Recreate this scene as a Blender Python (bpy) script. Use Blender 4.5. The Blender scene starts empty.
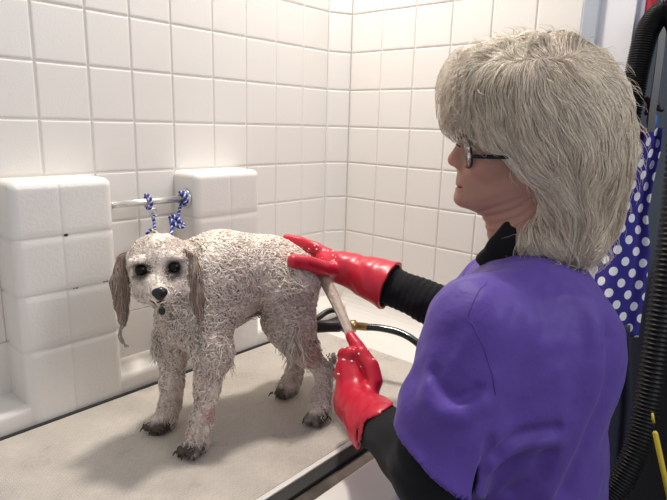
import bpy, math, random
import numpy as np
from mathutils import Vector, Matrix

random.seed(7)
RNG = np.random.default_rng(11)
SC = bpy.context.scene
COL = SC.collection

# ------------------------------------------------------------------ camera
FPX = 553.79
YAW, PITCH, ROLL = 0.715276, 0.222686, -0.0294977
CAM = np.array([-1.28696, -1.160582, 1.430049])
cy, sy = math.cos(YAW), math.sin(YAW)
cp, sp = math.cos(PITCH), math.sin(PITCH)
fwd = np.array([cy * cp, sy * cp, -sp])
r0 = np.array([sy, -cy, 0.0])
d0 = np.cross(fwd, r0)
cr, sr = math.cos(ROLL), math.sin(ROLL)
RIGHT = cr * r0 + sr * d0
DOWN = -sr * r0 + cr * d0
FWD = fwd
cd = bpy.data.cameras.new('camera')
cam = bpy.data.objects.new('camera', cd)
COL.objects.link(cam)
cam.matrix_world = Matrix(((RIGHT[0], -DOWN[0], -FWD[0], CAM[0]),
                           (RIGHT[1], -DOWN[1], -FWD[1], CAM[1]),
                           (RIGHT[2], -DOWN[2], -FWD[2], CAM[2]),
                           (0, 0, 0, 1)))
cd.sensor_width = 36.0
cd.lens = 36.0 * FPX / 667.0
cd.clip_start = 0.02
SC.camera = cam

# ------------------------------------------------------------------ light
w = bpy.data.worlds.new('room_light')
SC.world = w
w.use_nodes = True
bgn = w.node_tree.nodes['Background']
bgn.inputs[0].default_value = (0.97, 0.97, 1.0, 1)
bgn.inputs[1].default_value = 0.45


def area(name, loc, target, size, power, color, shape='DISK'):
    ld = bpy.data.lights.new(name, 'AREA')
    ld.shape = shape
    ld.size = size
    ld.energy = power
    ld.color = color
    o = bpy.data.objects.new(name, ld)
    COL.objects.link(o)
    o.location = loc
    o.rotation_euler = (Vector(target) - Vector(loc)).to_track_quat('-Z', 'Y').to_euler()
    return o


area('tub_ceiling_light', (-0.33, -0.17, 2.62), (-0.5, -0.30, 0.84), 0.16, 18.5, (1.0, 0.94, 0.87))
area('room_ceiling_light', (0.0, -2.2, 2.5), (-0.5, -0.9, 1.3), 0.8, 15, (0.96, 0.97, 1.0), 'SQUARE')
SC.view_settings.view_transform = 'Standard'
SC.view_settings.look = 'None'
SC.view_settings.gamma = 1.0
SC.view_settings.use_curve_mapping = False
SC.view_settings.exposure = 0.18


# ------------------------------------------------------------------ helpers
def at(u, v, d):
    """world point seen at (u, v) in the photograph, d metres along the view axis"""
    return CAM + d * (FWD + (u - 333.5) / FPX * RIGHT + (v - 250.0) / FPX * DOWN)


def on(u, v, ax, val):
    r = FWD + (u - 333.5) / FPX * RIGHT + (v - 250.0) / FPX * DOWN
    return CAM + r * ((val - CAM[ax]) / r[ax])


def tag(o, label=None, cat=None, group=None, kind=None):
    if label: o['label'] = label
    if cat: o['category'] = cat
    if group: o['group'] = group
    if kind: o['kind'] = kind
    return o


def mesh_obj(name, V, F, mats, parent=None, origin=None, smooth=True, col=None, mi=None):
    """V world coords (n,3); F list of faces or (m,4)/(m,3) array"""
    V = np.asarray(V, float)
    if parent is not None and origin is None:
        org = np.array(parent.matrix_world.translation) if False else WORLD[parent.name]
    else:
        org = np.array(origin if origin is not None else (0, 0, 0), float)
    me = bpy.data.meshes.new(name)
    L = V - org
    if isinstance(F, np.ndarray):
        n = F.shape[1]
        me.vertices.add(len(L)); me.vertices.foreach_set('co', L.ravel())
        me.loops.add(F.size); me.loops.foreach_set('vertex_index', F.ravel().astype(np.int32))
        me.polygons.add(len(F))
        me.polygons.foreach_set('loop_start', (np.arange(len(F)) * n).astype(np.int32))
        me.update(calc_edges=True)
    else:
        me.from_pydata(L.tolist(), [], [list(f) for f in F])
    if not isinstance(mats, (list, tuple)): mats = [mats]
    for m in mats: me.materials.append(m)
    if mi is not None: me.polygons.foreach_set('material_index', np.asarray(mi, np.int32))
    if smooth: me.polygons.foreach_set('use_smooth', np.ones(len(me.polygons), bool))
    if col is not None:
        a = me.attributes.new('pigment', 'FLOAT_COLOR', 'POINT')
        c = np.ones((len(L), 4)); c[:, :3] = col
        a.data.foreach_set('color', c.ravel())
    me.validate()
    me.update()
    o = bpy.data.objects.new(name, me)
    COL.objects.link(o)
    WORLD[o.name] = org
    if parent is not None:
        o.parent = parent
        o.location = org - WORLD[parent.name]
    else:
        o.location = org
    return o


WORLD = {}


def empty(name, loc):
    o = bpy.data.objects.new(name, None)
    o.empty_display_size = 0.05
    COL.objects.link(o)
    o.location = loc
    WORLD[o.name] = np.array(loc, float)
    return o


def mat(name, base, rough=0.5, spec=0.5, metal=0.0, coat=0.0, sss=0.0, attr=False, bump=None, noise=None, trans=0.0,
        sheen=0.0, rnoise=None):
    """bump=(scale,strength,dist); noise=(scale,amount) varies the colour"""
    m = bpy.data.materials.new(name)
    m.use_nodes = True
    nt = m.node_tree
    b = nt.nodes['Principled BSDF']
    b.inputs['Base Color'].default_value = (*base, 1)
    b.inputs['Roughness'].default_value = rough
    b.inputs['Specular IOR Level'].default_value = spec
    b.inputs['Metallic'].default_value = metal
    b.inputs['Coat Weight'].default_value = coat
    b.inputs['Transmission Weight'].default_value = trans
    b.inputs['Sheen Weight'].default_value = sheen
    if sss:
        b.inputs['Subsurface Weight'].default_value = sss
        b.inputs['Subsurface Radius'].default_value = (0.012, 0.005, 0.003)
        b.inputs['Subsurface Scale'].default_value = 0.5
    src = None
    if attr:
        a = nt.nodes.new('ShaderNodeAttribute'); a.attribute_name = 'pigment'
        src = a.outputs['Color']
        nt.links.new(src, b.inputs['Base Color'])
    tc = nt.nodes.new('ShaderNodeTexCoord')
    if noise:
        n = nt.nodes.new('ShaderNodeTexNoise'); n.inputs['Scale'].default_value = noise[0]
        n.inputs['Detail'].default_value = 4
        nt.links.new(tc.outputs['Object'], n.inputs['Vector'])
        r = nt.nodes.new('ShaderNodeMapRange')
        r.inputs['From Min'].default_value = 0.25; r.inputs['From Max'].default_value = 0.75
        r.inputs['To Min'].default_value = 1 - noise[1]; r.inputs['To Max'].default_value = 1 + noise[1]
        nt.links.new(n.outputs['Fac'], r.inputs['Value'])
        mx = nt.nodes.new('ShaderNodeVectorMath'); mx.operation = 'SCALE'
        if src is None:
            mx.inputs[0].default_value = base
        else:
            nt.links.new(src, mx.inputs[0])
        nt.links.new(r.outputs['Result'], mx.inputs['Scale'])
        nt.links.new(mx.outputs[0], b.inputs['Base Color'])
    if bump:
        n = nt.nodes.new('ShaderNodeTexNoise'); n.inputs['Scale'].default_value = bump[0]
        n.inputs['Detail'].default_value = 5
        nt.links.new(tc.outputs['Object'], n.inputs['Vector'])
        bp = nt.nodes.new('ShaderNodeBump'); bp.inputs['Strength'].default_value = bump[1]
        bp.inputs['Distance'].default_value = bump[2]
        nt.links.new(n.outputs['Fac'], bp.inputs['Height'])
        nt.links.new(bp.outputs['Normal'], b.inputs['Normal'])
    return m


# ---- signed distance modelling
def seg(p, a, b, ra, rb):
    a = np.asarray(a, float); b = np.asarray(b, float)
    d = b - a
    t = np.clip(((p - a) @ d) / max(d @ d, 1e-12), 0, 1)
    return np.linalg.norm(p - a - t[:, None] * d, axis=1) - (ra + (rb - ra) * t)


def flatseg(p, a, b, wa, wb, ax, k):
    """tapered segment squashed by factor k along direction ax (k>1 = thinner)"""
    ax = np.asarray(ax, float) / np.linalg.norm(ax)
    a = np.asarray(a, float); b = np.asarray(b, float)
    d = b - a
    t = np.clip(((p - a) @ d) / max(d @ d, 1e-12), 0, 1)
    q = p - a - t[:, None] * d
    s = q @ ax
    q = q + np.outer(s * (k - 1), ax)
    return (np.linalg.norm(q, axis=1) - (wa + (wb - wa) * t)) / (k ** 0.5)


def chain(p, pts, radii, k=0.0):
    d = None
    for i in range(len(pts) - 1):
        e = seg(p, pts[i], pts[i + 1], radii[i], radii[i + 1])
        d = e if d is None else (smin(d, e, k) if k else np.minimum(d, e))
    return d


def ell(p, c, r, B=None):
    q = p - np.asarray(c, float)
    if B is not None: q = q @ np.asarray(B).T        # rows of B: local axes
    r = np.asarray(r, float)
    k0 = np.linalg.norm(q / r, axis=1)
    k1 = np.linalg.norm(q / (r * r), axis=1)
    return np.where(k1 > 1e-9, k0 * (k0 - 1) / np.maximum(k1, 1e-9), -r.min())


def smin(a, b, k):
    h = np.maximum(k - np.abs(a - b), 0) / k
    return np.minimum(a, b) - h * h * k * 0.25


def smax(a, b, k):
    return -smin(-a, -b, k)


def wob(p, s, seed=0):
    """cheap smooth pseudo noise in about -1..1"""
    r = np.random.default_rng(seed)
    o = 0
    for i in range(5):
        k = r.normal(size=3); k /= np.linalg.norm(k)
        k2 = r.normal(size=3); k2 /= np.linalg.norm(k2)
        o = o + np.sin(p @ k * s * (1 + 0.35 * i) + r.uniform(0, 6) + 1.7 * np.sin(p @ k2 * s * 0.6 + r.uniform(0, 6)))
    return o / 3.0


def nets(f, lo, hi, h):
    """surface nets over the sparse blocks that the zero level passes through"""
    lo = np.asarray(lo, float); hi = np.asarray(hi, float)
    B = 6
    n = np.ceil((hi - lo) / h).astype(int) + 2
    nb = n // B + 1
    g = np.stack(np.meshgrid(*[np.arange(m) for m in nb], indexing='ij'), -1).reshape(-1, 3)
    cen = lo + (g * B + B / 2) * h
    val = np.concatenate([f(c) for c in np.array_split(cen, max(1, len(cen) // 200000))])
    g = g[np.abs(val) < B * h * 1.25]
    off = np.stack(np.meshgrid(*[np.arange(B)] * 3, indexing='ij'), -1).reshape(-1, 3)
    cells = (g[:, None, :] * B + off[None]).reshape(-1, 3)
    D = nb * B + 2
    lin = lambda c: (c[:, 0] * D[1] + c[:, 1]) * D[2] + c[:, 2]
    cor = np.array([[i, j, k] for i in (0, 1) for j in (0, 1) for k in (0, 1)])
    cid = np.stack([lin(cells + c) for c in cor], 1)
    uid, inv = np.unique(cid, return_inverse=True)
    inv = inv.reshape(cid.shape)
    up = np.stack([uid // (D[1] * D[2]), (uid // D[2]) % D[1], uid % D[2]], 1)
    pts = lo + up * h
    fv = np.concatenate([f(c) for c in np.array_split(pts, max(1, len(pts) // 200000))])
    cv = fv[inv]
    sgn = cv < 0
    act = sgn.any(1) & ~sgn.all(1)
    cells = cells[act]; cv = cv[act]; sgn = sgn[act]
    acc = np.zeros((len(cells), 3)); cnt = np.zeros(len(cells))
    for a in range(8):
        for b in range(a + 1, 8):
            if np.abs(cor[a] - cor[b]).sum() != 1: continue
            m = sgn[:, a] != sgn[:, b]
            t = np.where(m, cv[:, a] / np.where(m, cv[:, a] - cv[:, b], 1), 0)
            q = cor[a] + t[:, None] * (cor[b] - cor[a])
            acc += np.where(m[:, None], q, 0); cnt += m
    V = lo + (cells + acc / cnt[:, None]) * h
    ids = lin(cells)
    order = np.argsort(ids); sid = ids[order]

    def find(c):
        l = lin(c); k = np.clip(np.searchsorted(sid, l), 0, len(sid) - 1)
        return np.where(sid[k] == l, order[k], -1)

    F = []
    for ax, ci in ((0, 4), (1, 2), (2, 1)):
        m = sgn[:, 0] != sgn[:, ci]
        c = cells[m]; s = sgn[m, 0]
        e1 = np.zeros(3, int); e2 = np.zeros(3, int)
        e1[(ax + 1) % 3] = 1; e2[(ax + 2) % 3] = 1
        q = np.stack([find(c), find(c - e1), find(c - e1 - e2), find(c - e2)], 1)
        ok = (q >= 0).all(1)
        q = q[ok]; s = s[ok]
        q[~s] = q[~s][:, ::-1]
        F.append(q)
    return V, np.concatenate(F)


def grad(f, p, e=0.0015):
    g = np.stack([f(p + e * np.eye(3)[i]) - f(p - e * np.eye(3)[i]) for i in range(3)], 1)
    return g / np.maximum(np.linalg.norm(g, axis=1), 1e-9)[:, None]


def tubes(P, R, sides=4, col=None):
    """P (N,S,3) R (N,S): N tapered tubes in one vertex/face soup"""
    N, S, _ = P.shape
    T = np.gradient(P, axis=1)
    T /= np.maximum(np.linalg.norm(T, axis=2), 1e-9)[..., None]
    ref = np.tile(np.array([0.31, 0.57, 0.76]), (N, 1))
    bad = np.abs((T.mean(1) * ref).sum(1)) > 0.85
    ref[bad] = (0.9, -0.3, 0.1)
    A = np.cross(T, ref[:, None, :]); A /= np.maximum(np.linalg.norm(A, axis=2), 1e-9)[..., None]
    Bv = np.cross(T, A)
    ang = np.arange(sides) * 2 * math.pi / sides
    V = P[:, :, None, :] + R[:, :, None, None] * (np.cos(ang)[None, None, :, None] * A[:, :, None, :] +
                                                  np.sin(ang)[None, None, :, None] * Bv[:, :, None, :])
    idx = np.arange(N * S * sides).reshape(N, S, sides)
    a = idx[:, :-1, :]; b = idx[:, 1:, :]
    F = np.stack([a, np.roll(a, -1, 2), np.roll(b, -1, 2), b], -1).reshape(-1, 4)
    C = None
    if col is not None:
        C = np.repeat(col, S * sides, axis=0) if col.ndim == 2 else np.repeat(col.reshape(-1, 3), sides, axis=0)
    return V.reshape(-1, 3), F, C


def spline(pts, n):
    """Catmull-Rom through pts, n samples"""
    p = np.asarray(pts, float)
    p = np.vstack([2 * p[0] - p[1], p, 2 * p[-1] - p[-2]])
    m = len(p) - 3
    t = np.linspace(0, m - 1e-6, n)
    i = t.astype(int); f = (t - i)[:, None]
    a, b, c, d = p[i], p[i + 1], p[i + 2], p[i + 3]
    return 0.5 * (2 * b + (c - a) * f + (2 * a - 5 * b + 4 * c - d) * f ** 2 + (3 * b - a - 3 * c + d) * f ** 3)


def tube1(path, rad, sides=12, cap=True):
    """one capped tube along a path using parallel transport"""
    P = np.asarray(path, float); n = len(P)
    R = np.broadcast_to(np.asarray(rad, float), (n,))
    T = np.gradient(P, axis=0); T /= np.maximum(np.linalg.norm(T, axis=1), 1e-9)[:, None]
    a = np.cross(T[0], (0.2, 0.3, 0.93)); a /= np.linalg.norm(a)
    V = []; ang = np.arange(sides) * 2 * math.pi / sides
    for i in range(n):
        a = a - T[i] * (a @ T[i]); a /= np.linalg.norm(a)
        b = np.cross(T[i], a)
        V.append(P[i] + R[i] * (np.outer(np.cos(ang), a) + np.outer(np.sin(ang), b)))
    V = np.vstack(V)
    F = []
    for i in range(n - 1):
        for k in range(sides):
            k2 = (k + 1) % sides
            F.append((i * sides + k, i * sides + k2, (i + 1) * sides + k2, (i + 1) * sides + k))
    if cap:
        F.append(tuple(range(sides))[::-1]); F.append(tuple((n - 1) * sides + k for k in range(sides)))
    return V, F


def box(x0, x1, y0, y1, z0, z1, bev=0.0, seg_=3):
    import bmesh
    bm = bmesh.new()
    bmesh.ops.create_cube(bm, size=1)
    for v in bm.verts:
        v.co = ((x0 + x1) / 2 + v.co.x * (x1 - x0), (y0 + y1) / 2 + v.co.y * (y1 - y0), (z0 + z1) / 2 + v.co.z * (z1 - z0))
    if bev:
        bmesh.ops.bevel(bm, geom=bm.edges[:], offset=bev, segments=seg_, affect='EDGES', profile=0.5)
    bm.verts.ensure_lookup_table()
    V = np.array([v.co[:] for v in bm.verts]); F = [tuple(v.index for v in f.verts) for f in bm.faces]
    bm.free()
    return V, F


def merge(parts):
    V = []; F = []; n = 0
    for v, f in parts:
        V.append(np.asarray(v)); F += [tuple(int(i) + n for i in q) for q in f]; n += len(v)
    return np.vstack(V), F


# ------------------------------------------------------------------ materials
M_TILE = mat('moulded_white_acrylic', (0.80, 0.765, 0.72), 0.30, 0.5, bump=(260, 0.25, 0.0012), noise=(3, 0.02))
M_LEDGE = mat('wet_white_acrylic', (0.80, 0.77, 0.73), 0.28, 0.5, bump=(170, 0.35, 0.0018), noise=(3, 0.02))
M_TUB = mat('tub_acrylic', (0.81, 0.775, 0.725), 0.28, 0.5, bump=(30, 0.1, 0.001))
M_CHROME = mat('brushed_steel', (0.72, 0.71, 0.69), 0.28, 0.5, 1.0)
M_DARKMETAL = mat('dark_wet_metal', (0.20, 0.18, 0.16), 0.30, 0.5, 0.8, bump=(60, 0.3, 0.002), noise=(14, 0.5))
M_BLACK = mat('black_rubber', (0.012, 0.012, 0.013), 0.38)
M_SEAL = mat('black_seal', (0.01, 0.01, 0.01), 0.6)
M_WHITEPAINT = mat('white_paint', (0.80, 0.80, 0.84), 0.5, bump=(40, 0.05, 0.001))
M_GREYWALL = mat('blue_grey_paint', (0.17, 0.20, 0.24), 0.6, noise=(5, 0.08))
M_TRIM = mat('grey_trim', (0.42, 0.46, 0.52), 0.4)
M_RED = mat('red_strip', (0.45, 0.02, 0.04), 0.5)
M_GLOVE = mat('red_rubber', (0.60, 0.015, 0.042), 0.34, 0.5, bump=(45, 0.25, 0.003), sss=0.05)
M_SMOCK = mat('purple_nylon', (0.086, 0.043, 0.29), 0.58, 0.3, bump=(26, 0.45, 0.008), noise=(10, 0.06), sheen=0.12)
M_SHIRT = mat('black_knit', (0.008, 0.008, 0.010), 0.85, 0.2, bump=(220, 0.4, 0.001), sheen=0.05)
M_SKIN = mat('skin', (0.56, 0.29, 0.215), 0.45, 0.4, sss=0.15, attr=True, bump=(90, 0.25, 0.0012))
M_HAIR = mat('ash_blonde_hair', (0.5, 0.42, 0.33), 0.45, 0.35, attr=True)
M_COAT = mat('wet_cream_coat', (0.7, 0.62, 0.55), 0.33, 0.55, attr=True)
M_DOGSKIN = mat('wet_dog_coat', (0.7, 0.62, 0.55), 0.5, 0.4, attr=True, bump=(140, 0.8, 0.004))
M_NOSE = mat('black_nose', (0.012, 0.011, 0.012), 0.28, 0.5, bump=(300, 0.4, 0.001))
M_EYE = mat('dark_eye', (0.006, 0.004, 0.003), 0.12, 0.25)
M_CLAW = mat('dark_claw', (0.03, 0.022, 0.018), 0.4)
M_BRASS = mat('brass', (0.50, 0.33, 0.14), 0.35, 0.5, 1.0)
M_HOSE = mat('dark_green_hose', (0.010, 0.022, 0.020), 0.18, 0.6, coat=0.4)
M_CLEAR = mat('cloudy_plastic', (0.50, 0.46, 0.42), 0.3, 0.5)
M_RIB = mat('black_ribbed_plastic', (0.008, 0.008, 0.009), 0.40, 0.3)
M_BLUE = mat('blue_plastic', (0.01, 0.07, 0.40), 0.3)
M_DKBLUE = mat('mid_blue_plastic', (0.02, 0.10, 0.30), 0.35)
M_YELLOW = mat('yellow_plastic', (0.55, 0.42, 0.03), 0.4)
M_ROPEB = mat('blue_cord', (0.03, 0.075, 0.48), 0.6)
M_ROPEW = mat('white_cord', (0.72, 0.74, 0.80), 0.6)
M_ROPEK = mat('navy_cord', (0.012, 0.018, 0.08), 0.6)
M_STRAPY = mat('pale_yellow_strap', (0.75, 0.70, 0.35), 0.6)
M_CAB = mat('black_laminate', (0.012, 0.012, 0.015), 0.45)
M_NAVY = mat('dark_navy_cloth', (0.015, 0.016, 0.035), 0.8)
M_LENS = mat('spectacle_lens', (0.93, 0.95, 0.97), 0.02, 0.5, trans=0.92)
M_FRAME = mat('black_spectacle_frame', (0.006, 0.006, 0.010), 0.45, 0.3)
M_FLOORT = mat('grey_floor_tile', (0.22, 0.21, 0.20), 0.4, noise=(4, 0.1))
M_SUDS = mat('soap_suds', (0.85, 0.85, 0.86), 0.2, 0.5)
M_MOULD = mat('mildew_spots', (0.05, 0.045, 0.04), 0.8)

# ------------------------------------------------------------------ setting
F0 = 0.84           # top of the bath mat
ROW = 0.10864
ZR = lambda r: 1.75 - r * ROW       # height of a tile joint, row counted down


def tile_wall(us, zs, fn, skip=None, d=0.0032):
    """pillowed tiles; fn(u, z, depth)->point"""
    V = []; F = []
    rings = ((0.0, d), (0.0014, d * 0.85), (0.0032, d * 0.12), (0.0055, 0), (0.014, 0))
    for i in range(len(us) - 1):
        for j in range(len(zs) - 1):
            a, b = sorted((us[i], us[i + 1])); c, e = sorted((zs[j], zs[j + 1]))
            if skip and skip((a + b) / 2, (c + e) / 2): continue
            b0 = len(V)
            for (o, dep) in rings:
                for (x, z) in ((a + o, c + o), (b - o, c + o), (b - o, e - o), (a + o, e - o)):
                    V.append(fn(x, z, dep))
            for r in range(len(rings) - 1):
                for k in range(4):
                    k2 = (k + 1) % 4
                    F.append((b0 + r * 4 + k, b0 + r * 4 + k2, b0 + r * 4 + 4 + k2, b0 + r * 4 + 4 + k))
            q = b0 + (len(rings) - 1) * 4
            F.append((q, q + 1, q + 2, q + 3))
    return np.array(V), F


# wall on the left of the tub: X axis
colA = [0, -.105, -.21, -.315, -.42, -.535, -.635, -.731, -.835, -.93, -1.035, -1.14, -1.245, -1.35, -1.455]
zrows = [ZR(r) for r in range(-7, 8)]
V1, F1 = tile_wall(colA, zrows, lambda x, z, dep: (x, dep, z))
backing = box(-1.46, 0.0, 0.0035, 0.06, 0.0, ZR(-7))
lower = box(-1.46, 0.0, -0.0005, 0.05, F0 - 0.05, ZR(7))
wl = mesh_obj('wall_left', *merge([(V1, F1), backing, lower]), M_TILE, smooth=False)
tag(wl, kind='structure')

# corner strip and the wall on the right
bx, by, stp = 0.067, -0.0337, 0.1124
cdir = np.array([bx, by]); clen = np.linalg.norm(cdir)
cn = np.array([by, -bx]) / clen
cn = cn if cn[1] < 0 else -cn
V2, F2 = tile_wall([0, clen], zrows, lambda u, z, dep: (cdir[0] * u / clen - cn[0] * dep, cdir[1] * u / clen - cn[1] * dep, z))
colB = [by - j * stp for j in range(7)]
colB[-1] = -0.701
V3, F3 = tile_wall(colB, zrows, lambda y, z, dep: (bx + dep, y, z))
back2 = box(bx + 0.0035, bx + 0.05, -0.701, 0.06, 0.0, ZR(-7))
low2 = box(bx - 0.0005, bx + 0.05, -0.701, 0.05, F0 - 0.05, ZR(7))
low3 = (np.array([(0, 0, F0 - .05), (bx, by, F0 - .05), (bx, by, ZR(7)), (0, 0, ZR(7))]), [(0, 1, 2, 3)])
wr = mesh_obj('wall_right', *merge([(V2, F2), (V3, F3), back2, low2, low3]), M_TILE, smooth=False)
tag(wr, kind='structure')


def loft_ledge(name, x0, x1, dep, z0, z1, xg, zg, parent, mtl, rb=0.016):
    """moulded block standing out from the wall, rounded edges, joints pressed into its faces"""
    path = [(x0, 0.002, -1, 0)]
    path += [(x0, -dep + rb, -1, 0)]
    for k in range(1, 6):
        a = math.pi / 2 * k / 6
        path.append((x0 + rb - rb * math.cos(a), -dep + rb - rb * math.sin(a), -math.cos(a), -math.sin(a)))
    xs = [x0 + rb, x0 + rb + .006]
    ins = [0, 0]
    for g in xg:
        xs += [g - .014, g - .004, g - .0022, g, g + .0022, g + .004, g + .014]; ins += [0, 0, .0008, .0012, .0008, 0, 0]
    xs += [x1 - rb - .006, x1 - rb]; ins += [0, 0]
    path2 = [(x, -dep, 0, -1, i) for x, i in zip(xs, ins)]
    full = [(*q, 0.0) for q in path] + path2
    for k in range(1, 6):
        a = math.pi / 2 * k / 6
        full.append((x1 - rb + rb * math.sin(a), -dep + rb - rb * math.cos(a), math.sin(a), -math.cos(a), 0.0))
    full += [(x1, -dep + rb, 1, 0, 0.0), (x1, 0.002, 1, 0, 0.0)]
    zl = [(z0, 0.0)]
    for g in sorted(zg):
        zl += [(g - .016, 0), (g - .0045, 0), (g - .0025, .0022), (g, .003), (g + .0025, .0022), (g + .0045, 0), (g + .016, 0)]
    zl.append((z1 - rb - .006, 0))
    for k in range(0, 7):
        a = math.pi / 2 * k / 6
        zl.append((z1 - rb + rb * math.sin(a), rb - rb * math.cos(a)))
    n = len(full); V = []; F = []
    for (z, i0) in zl:
        for (x, y, nx, ny, i1) in full:
            i = i0 + i1
            V.append((x - nx * i, min(y - ny * i, 0.002), z))
    for r in range(len(zl) - 1):
        for k in range(n - 1):
            F.append((r * n + k, r * n + k + 1, (r + 1) * n + k + 1, (r + 1) * n + k))
    b_ = (len(zl) - 1) * n
    c_ = len(V); V += [(q[0] * .9 + .05 * (x0 + x1), min(q[1] + .006, .002), q[2]) for q in V[b_:b_ + n]]
    F += [(b_ + k, b_ + k + 1, c_ + k + 1, c_ + k) for k in range(n - 1)]
    F.append(tuple(c_ + k for k in range(n)))
    return mesh_obj(name, V, F, mtl, parent=parent, smooth=True)


LD = 0.088
zt = ZR(4) - 0.002
l1 = loft_ledge('wall_ledge', -0.932, -0.738, LD, F0 - 0.02, zt, [-.845], [ZR(5), ZR(6), ZR(7)], wl, M_LEDGE)
l2 = loft_ledge('wall_ledge', -0.540, -0.345, LD, F0 - 0.02, zt, [-.440], [ZR(5), ZR(6), ZR(7)], wl, M_LEDGE)
curb = loft_ledge('curb', -1.45, 0.03, LD - 0.003, F0 - 0.02, F0 + 0.042, [], [], wl, M_TUB, 0.014)
for o_ in (l1, l2, curb):
    wn = o_.modifiers.new('face_weighted_shading', 'WEIGHTED_NORMAL'); wn.weight = 80
for nm, spots in (('mildew_spot', [(66, 235, .0032), (97, 262, .0016), (99, 261.5, .001), (107, 281, .002), (77, 288, .0015), (74, 288.5, .0012), (104, 281.7, .0014)]),):
    pv = []
    for u, v, r in spots:
        c = on(u, v, 1, -LD + 0.0015)
        a = np.linspace(0, 2 * math.pi, 9)[:-1]
        ring = [(c[0] + r * 1.4 * math.cos(t), c[1] - 0.0004, c[2] + r * math.sin(t)) for t in a]
        pv.append((np.array(ring + [(c[0], c[1] - 0.0012, c[2])]), [(k, (k + 1) % 8, 8) for k in range(8)]))
    o = mesh_obj('mildew', *merge(pv), M_MOULD, parent=l1)

# cove where tub meets the right wall
cv = []
for y in np.linspace(-0.70, 0.0, 2):
    for k in range(9):
        a = math.pi / 2 * k / 8
        cv.append((bx - 0.07 + 0.07 * math.sin(a), y, F0 - 0.006 + 0.07 - 0.07 * math.cos(a)))
cf = [(k, k + 1, 9 + k + 1, 9 + k) for k in range(8)]

# other side of the room beyond the tub end
tag(mesh_obj('trim_1', *box(bx - 0.006, bx + 0.06, -0.736, -0.701, 0.0, 2.5, 0.003), M_TRIM, smooth=False), kind='structure')
tag(mesh_obj('wall_end', *box(bx + 0.004, bx + 0.06, -0.806, -0.736, 0.0, 2.5), M_WHITEPAINT, smooth=False), kind='structure')
tag(mesh_obj('trim_2', *box(bx + 0.010, bx + 0.06, -0.822, -0.806, 0.0, 2.5), mat('lavender_edge', (.42, .42, .52), .5), smooth=False), kind='structure')
tag(mesh_obj('trim_3', *box(bx + 0.012, bx + 0.06, -0.832, -0.822, 0.0, 2.5), M_RED, smooth=False), kind='structure')
tag(mesh_obj('wall_far', *box(0.26, 0.32, -2.6, -0.70, 0.0, 2.5), M_GREYWALL, smooth=False), kind='structure')
fl = mesh_obj('floor', *box(-3.2, 0.32, -3.2, 0.06, -0.05, 0.0), M_FLOORT, smooth=False)
tag(fl, kind='structure')

# ------------------------------------------------------------------ dog bath
bath = empty('dog_bath', (-0.6, -0.36, 0.0))
tag(bath, 'raised white acrylic dog bath basin with a dark metal channel along its front', 'bath')
basin = merge([box(-1.45, bx, -0.578, -0.02, F0 - 0.10, F0 - 0.006), (np.array(cv), cf)])
mesh_obj('basin', *basin, M_TUB, parent=bath, smooth=False)
mesh_obj('front_rim', *box(-1.45, bx, -0.735, -0.632, F0 - 0.12, F0 + 0.004, 0.01), M_TUB, parent=bath, smooth=False)
mesh_obj('apron_panel', *box(-1.45, bx, -0.715, -0.66, 0.0, F0 - 0.10), M_TUB, parent=bath, smooth=False)
mesh_obj('drain_channel', *box(-1.45, bx, -0.634, -0.574, F0 - 0.06, F0 - 0.008), M_DARKMETAL, parent=bath, smooth=False)
mesh_obj('channel_seal', *box(-1.45, bx, -0.602, -0.576, F0 - 0.03, F0 - 0.001, 0.003), M_SEAL, parent=bath, smooth=False)

mesh_obj('lip', *box(-1.45, bx, -0.577, -0.566, F0 - 0.02, F0 + 0.0015, 0.002), M_TUB, parent=bath, smooth=False)
# mat with pressed waffle pattern
mm = bpy.data.materials.new('waffle_mat'); mm.use_nodes = True
nt = mm.node_tree; bs = nt.nodes['Principled BSDF']
tc = nt.nodes.new('ShaderNodeTexCoord')
br = nt.nodes.new('ShaderNodeTexBrick'); br.inputs['Scale'].default_value = 1.0
br.inputs['Brick Width'].default_value = 0.0085; br.inputs['Row Height'].default_value = 0.0052
br.inputs['Mortar Size'].default_value = 0.0008; br.inputs['Mortar Smooth'].default_value = 0.6
br.inputs['Color1'].default_value = (0.57, 0.515, 0.45, 1); br.inputs['Color2'].default_value = (0.51, 0.46, 0.40, 1)
br.inputs['Mortar'].default_value = (0.62, 0.565, 0.50, 1)
nt.links.new(tc.outputs['Object'], br.inputs['Vector'])
nz = nt.nodes.new('ShaderNodeTexNoise'); nz.inputs['Scale'].default_value = 11; nz.inputs['Detail'].default_value = 4
nt.links.new(tc.outputs['Object'], nz.inputs['Vector'])
mr = nt.nodes.new('ShaderNodeMapRange'); mr.inputs['From Min'].default_value = .3; mr.inputs['From Max'].default_value = .7
mr.inputs['To Min'].default_value = .90; mr.inputs['To Max'].default_value = 1.10
nt.links.new(nz.outputs['Fac'], mr.inputs['Value'])
vm = nt.nodes.new('ShaderNodeVectorMath'); vm.operation = 'SCALE'
nt.links.new(br.outputs['Color'], vm.inputs[0]); nt.links.new(mr.outputs['Result'], vm.inputs['Scale'])
nt.links.new(vm.outputs[0], bs.inputs['Base Color'])
bp = nt.nodes.new('ShaderNodeBump'); bp.inputs['Strength'].default_value = 0.5; bp.inputs['Distance'].default_value = 0.0015
nt.links.new(br.outputs['Fac'], bp.inputs['Height']); nt.links.new(bp.outputs['Normal'], bs.inputs['Normal'])
rr = nt.nodes.new('ShaderNodeMapRange'); rr.inputs['From Min'].default_value = .35; rr.inputs['From Max'].default_value = .65
rr.inputs['To Min'].default_value = .25; rr.inputs['To Max'].default_value = .6
nt.links.new(nz.outputs['Fac'], rr.inputs['Value']); nt.links.new(rr.outputs['Result'], bs.inputs['Roughness'])
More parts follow.
